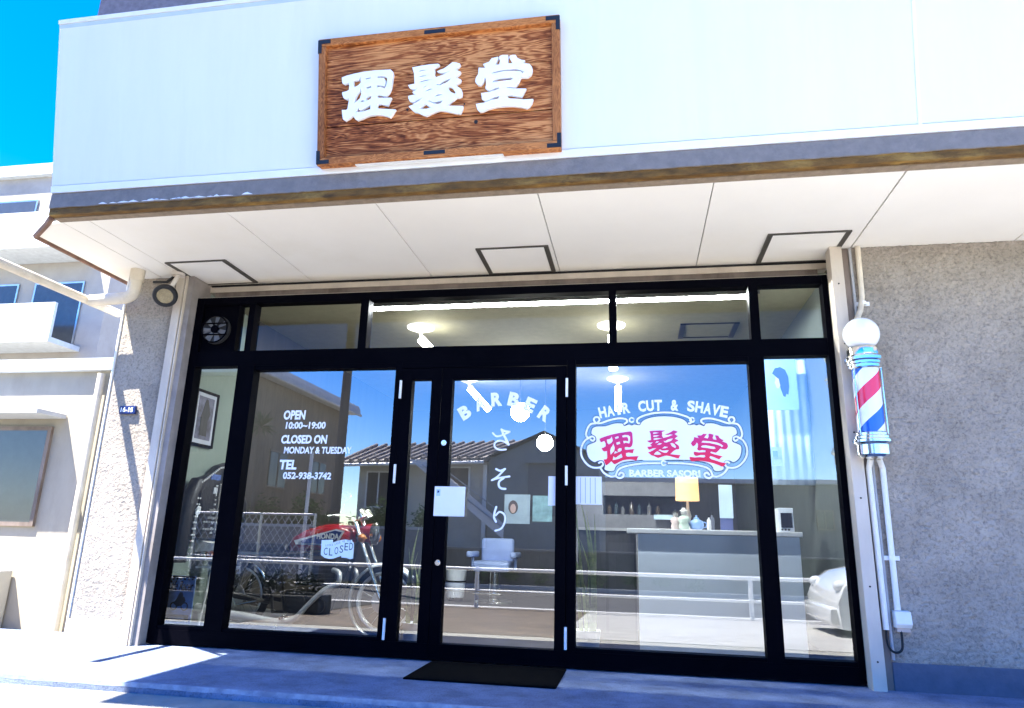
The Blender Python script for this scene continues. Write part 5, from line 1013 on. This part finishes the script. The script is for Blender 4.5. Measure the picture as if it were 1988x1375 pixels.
Gd = thing('guardrail', (0, -6.2, -.225), 'white pipe guardrail along the kerb, reflected across the windows', 'guardrail')
gw = mat('white guardrail paint', (.86, .87, .88), .4, var=.04)
for z, r in ((.375, .03), (.045, .022)): m = MB(); m.tube([(-14, -6.2, z), (14, -6.2, z)], r, 10); m.build('rail', gw, Gd, smooth=40)
for k in range(7): m = MB(); m.tube([(-14.0 + 4.2 * k, -6.2, -.24), (-14.0 + 4.2 * k, -6.2, .41)], .034, 10); m.build('post', gw, Gd, smooth=40)
# parked white car to the right of the camera
Ca = thing('parked_car', (5.0, -4.5, -.16), 'white car parked on the pavement, its nose reflected at the right', 'car')
CX = .22; carw = mat('white car paint', (.80, .82, .82), .18, var=.01, coat=.9); zg = -.165
prof = [(3.18, .12), (3.16, .40), (3.24, .58), (3.42, .72), (3.95, .84), (4.30, .90), (4.95, 1.42), (6.35, 1.46), (6.72, 1.0), (6.86, .85), (6.88, .2), (6.5, .08), (3.5, .06)]
m = MB(); nS = [(-.80, .93, 1.0), (-.76, .985, 1.0), (-.45, 1., 1.02), (.45, 1., 1.02), (.76, .985, 1.), (.80, .93, 1.)]; rg = []
for dy, kx, kz in nS: rg.append([m.bm.verts.new((CX + 5.03 + (x - 5.03) * kx, -4.52 + dy * (1 - .16 * max(0, z - .85) / .6), zg + z * kz)) for x, z in prof])
for A_, B_ in zip(rg, rg[1:]):
    for k in range(len(prof)): m._f([A_[k], A_[(k + 1) % len(prof)], B_[(k + 1) % len(prof)], B_[k]])
m._f(rg[0]); m._f(rg[-1][::-1]); m.build('body', carw, Ca, smooth=35)
cg = mat('car glass', (.015, .02, .025), .05)
for s in (-1, 1):
    y = -4.52 + s * .792; a, b = sorted((y, y - s * .05)); m = MB(); m.prism([(CX + 4.42, zg + .93), (CX + 5.02, zg + 1.36), (CX + 5.55, zg + 1.38), (CX + 5.55, zg + .93)], a, b); m.build('side_window', cg, Ca); m = MB(); m.prism([(CX + 5.62, zg + .93), (CX + 5.62, zg + 1.38), (CX + 6.28, zg + 1.38), (CX + 6.58, zg + .98)], a, b); m.build('side_window', cg, Ca)
m = MB(); q = [(4.33, -5.20, .925), (4.33, -3.84, .925), (4.93, -3.93, 1.415), (4.93, -5.11, 1.415)]; m._f([m.bm.verts.new((CX + p[0] - .018, p[1], zg + p[2] + .012)) for p in q]); m.build('windscreen', cg, Ca)
for x in (3.98, 6.42):
    for s in (-1, 1):
        y = -4.52 + s * .73; m = MB(); m.lathe((x, y, zg + .30), [(.20, -.09), (.30, -.085), (.315, -.05), (.315, .05), (.30, .085), (.20, .09)], 32, Matrix.Rotation(R(90), 3, 'X')); w = m.build('wheel', tyre, Ca, smooth=40)
        m = MB(); m.lathe((x, y, zg + .30), [(.02, -.092), (.19, -.085), (.2, .085), (.02, .092)], 24, Matrix.Rotation(R(90), 3, 'X')); m.build('hubcap', steel, w, smooth=40)
        m = MB(); m.lathe((x, -4.52 + s * .765, zg + .32), [(.36, -.045), (.37, .0), (.36, .045)], 32, Matrix.Rotation(R(90), 3, 'X')); m.build('wheel_arch', dark, Ca, smooth=40)
for s in (-1, 1):
    m = MB(); m.ball((CX + 3.27, -4.52 + s * .58, zg + .58), .1, 12, (.8, 1.3, .7)); m.build('headlight', mat('headlamp glass', (.75, .78, .8), .08), Ca, smooth=50)
    m = MB(); m.ball((CX + 4.50, -4.52 + s * .88, zg + .98), .085, 12, (.6, 1, .75)); m.build('door_mirror', carw, Ca, smooth=50)
m = MB(); m.bbox(CX + 3.11, CX + 3.3, -5.2, -3.84, zg + .16, zg + .34, .03, 3); m.build('bumper', carw, Ca, smooth=40)
# neighbour on the left
NB = thing('neighbour_house', (-8, 4, -.32), 'low cream neighbouring building with a flat white roof edge behind the left corner', 'house')
m = MB(); m.box(-11, -5.15, 2.2, 8, -.32, 2.75); m.build('wall', mat('pale cream wall', (.36, .32, .25), .85, var=.1, vscale=3, stain=(.29, .255, .20), stretch=(1, 1, .4)), NB); m = MB(); m.box(-11.1, -5.0, 2.1, 8.1, 2.751, 2.9); m.build('roof', MATS['pale coping'], NB)
win(NB, -7.1, -6.0, .9, 2.0, 2.16, steelb)
m = MB(); m.box(-7.3, -5.8, 1.75, 2.19, 2.15, 2.2); m.build('awning', MATS['pale roof edge'], NB)
m = MB(); m.tube([(-5.35, 2.12, -.3), (-5.35, 2.12, 2.7)], .045, 12); m.build('downpipe', pvc, NB, smooth=40)
m = MB(); m.bbox(-6.9, -6.1, 1.85, 2.18, -.3, .35, .02); ac = m.build('air_conditioner', mat('outdoor unit', (.42, .41, .37), .5, var=.05), NB)
m = MB(); m.tube([(-6.38, 1.845, .03), (-6.38, 1.838, .03)], .22, 24); m.build('fan_grille', mat('dark grille', (.06, .06, .06), .6), ac)
AB = thing('apartment_block', (-20, 16, -.32), 'pale four storey apartment block with balconies far behind at left', 'building')
aw = mat('grey beige tile', (.34, .31, .28), .85, var=.1, vscale=1.5, stain=(.28, .255, .23))
m = MB(); m.box(-34, -15.0, 12.6, 24, -.32, 12.2); m.build('wall', aw, AB); m = MB(); m.box(-34.2, -14.85, 12.4, 24.2, 12.201, 12.6); m.build('parapet', MATS['pale coping'], AB)
for k in range(4):
    z = .2 + k * 3.0
    m = MB(); m.box(-33.5, -15.6, 11.4, 12.59, z - .15, z); m.box(-33.5, -15.6, 11.4, 11.5, z + .001, z + 1.05); m.build('balcony', MATS['pale coping'], AB)
    for x in (-32, -29, -26, -23, -20, -17.6): win(AB, x, x + 1.7, z + .1, z + 2.1, 12.55, steel)
# ------------------------------------------------------------------ light, sky, camera
sd = Vector((-.385, -.33, 1.)).normalized()          # towards the sun
su = bpy.data.lights.new('sun', 'SUN'); su.energy = SUN_E; su.angle = R(.5); su.color = (1., .95, .86)
so = bpy.data.objects.new('sun', su); COL.objects.link(so); so.rotation_euler = sd.to_track_quat('Z', 'Y').to_euler()
w = bpy.data.worlds.new('World'); SC.world = w; w.use_nodes = True; nt = w.node_tree; nt.nodes.clear()
sk = nt.nodes.new('ShaderNodeTexSky'); sk.sky_type = 'NISHITA'; sk.sun_disc = False; sk.sun_elevation = math.asin(sd.z); sk.sun_rotation = math.atan2(sd.x, sd.y); sk.dust_density = .0; sk.air_density = 1.; sk.ozone_density = 4.; sk.altitude = 600
hs = nt.nodes.new('ShaderNodeHueSaturation'); hs.inputs['Saturation'].default_value = SKY_SAT; hs.inputs['Hue'].default_value = SKY_H
bg = nt.nodes.new('ShaderNodeBackground'); bg.inputs[1].default_value = SKY_S; wo_ = nt.nodes.new('ShaderNodeOutputWorld')
L(nt, sk.outputs[0], hs.inputs['Color']); L(nt, hs.outputs[0], bg.inputs[0]); L(nt, bg.outputs[0], wo_.inputs[0])
cd = bpy.data.cameras.new('camera'); cd.lens = 24.2263; cd.sensor_width = 36; cd.clip_start = .05; cd.clip_end = 600
co = bpy.data.objects.new('camera', cd); COL.objects.link(co); co.location = (1.1405, -5.1798, .8581); co.rotation_euler = (R(105.0052), R(-1.4879), R(9.9483)); SC.camera = co
SC.view_settings.view_transform = 'Standard'; SC.view_settings.look = 'None'; SC.view_settings.exposure = EXPO; SC.view_settings.gamma = 1
SC.cycles.max_bounces = 8; SC.cycles.transparent_max_bounces = 16; SC.cycles.glossy_bounces = 4; SC.cycles.diffuse_bounces = 4; SC.cycles.sample_clamp_indirect = 8
SC.cycles.use_denoising = True; SC.cycles.caustics_reflective = False; SC.cycles.caustics_refractive = False
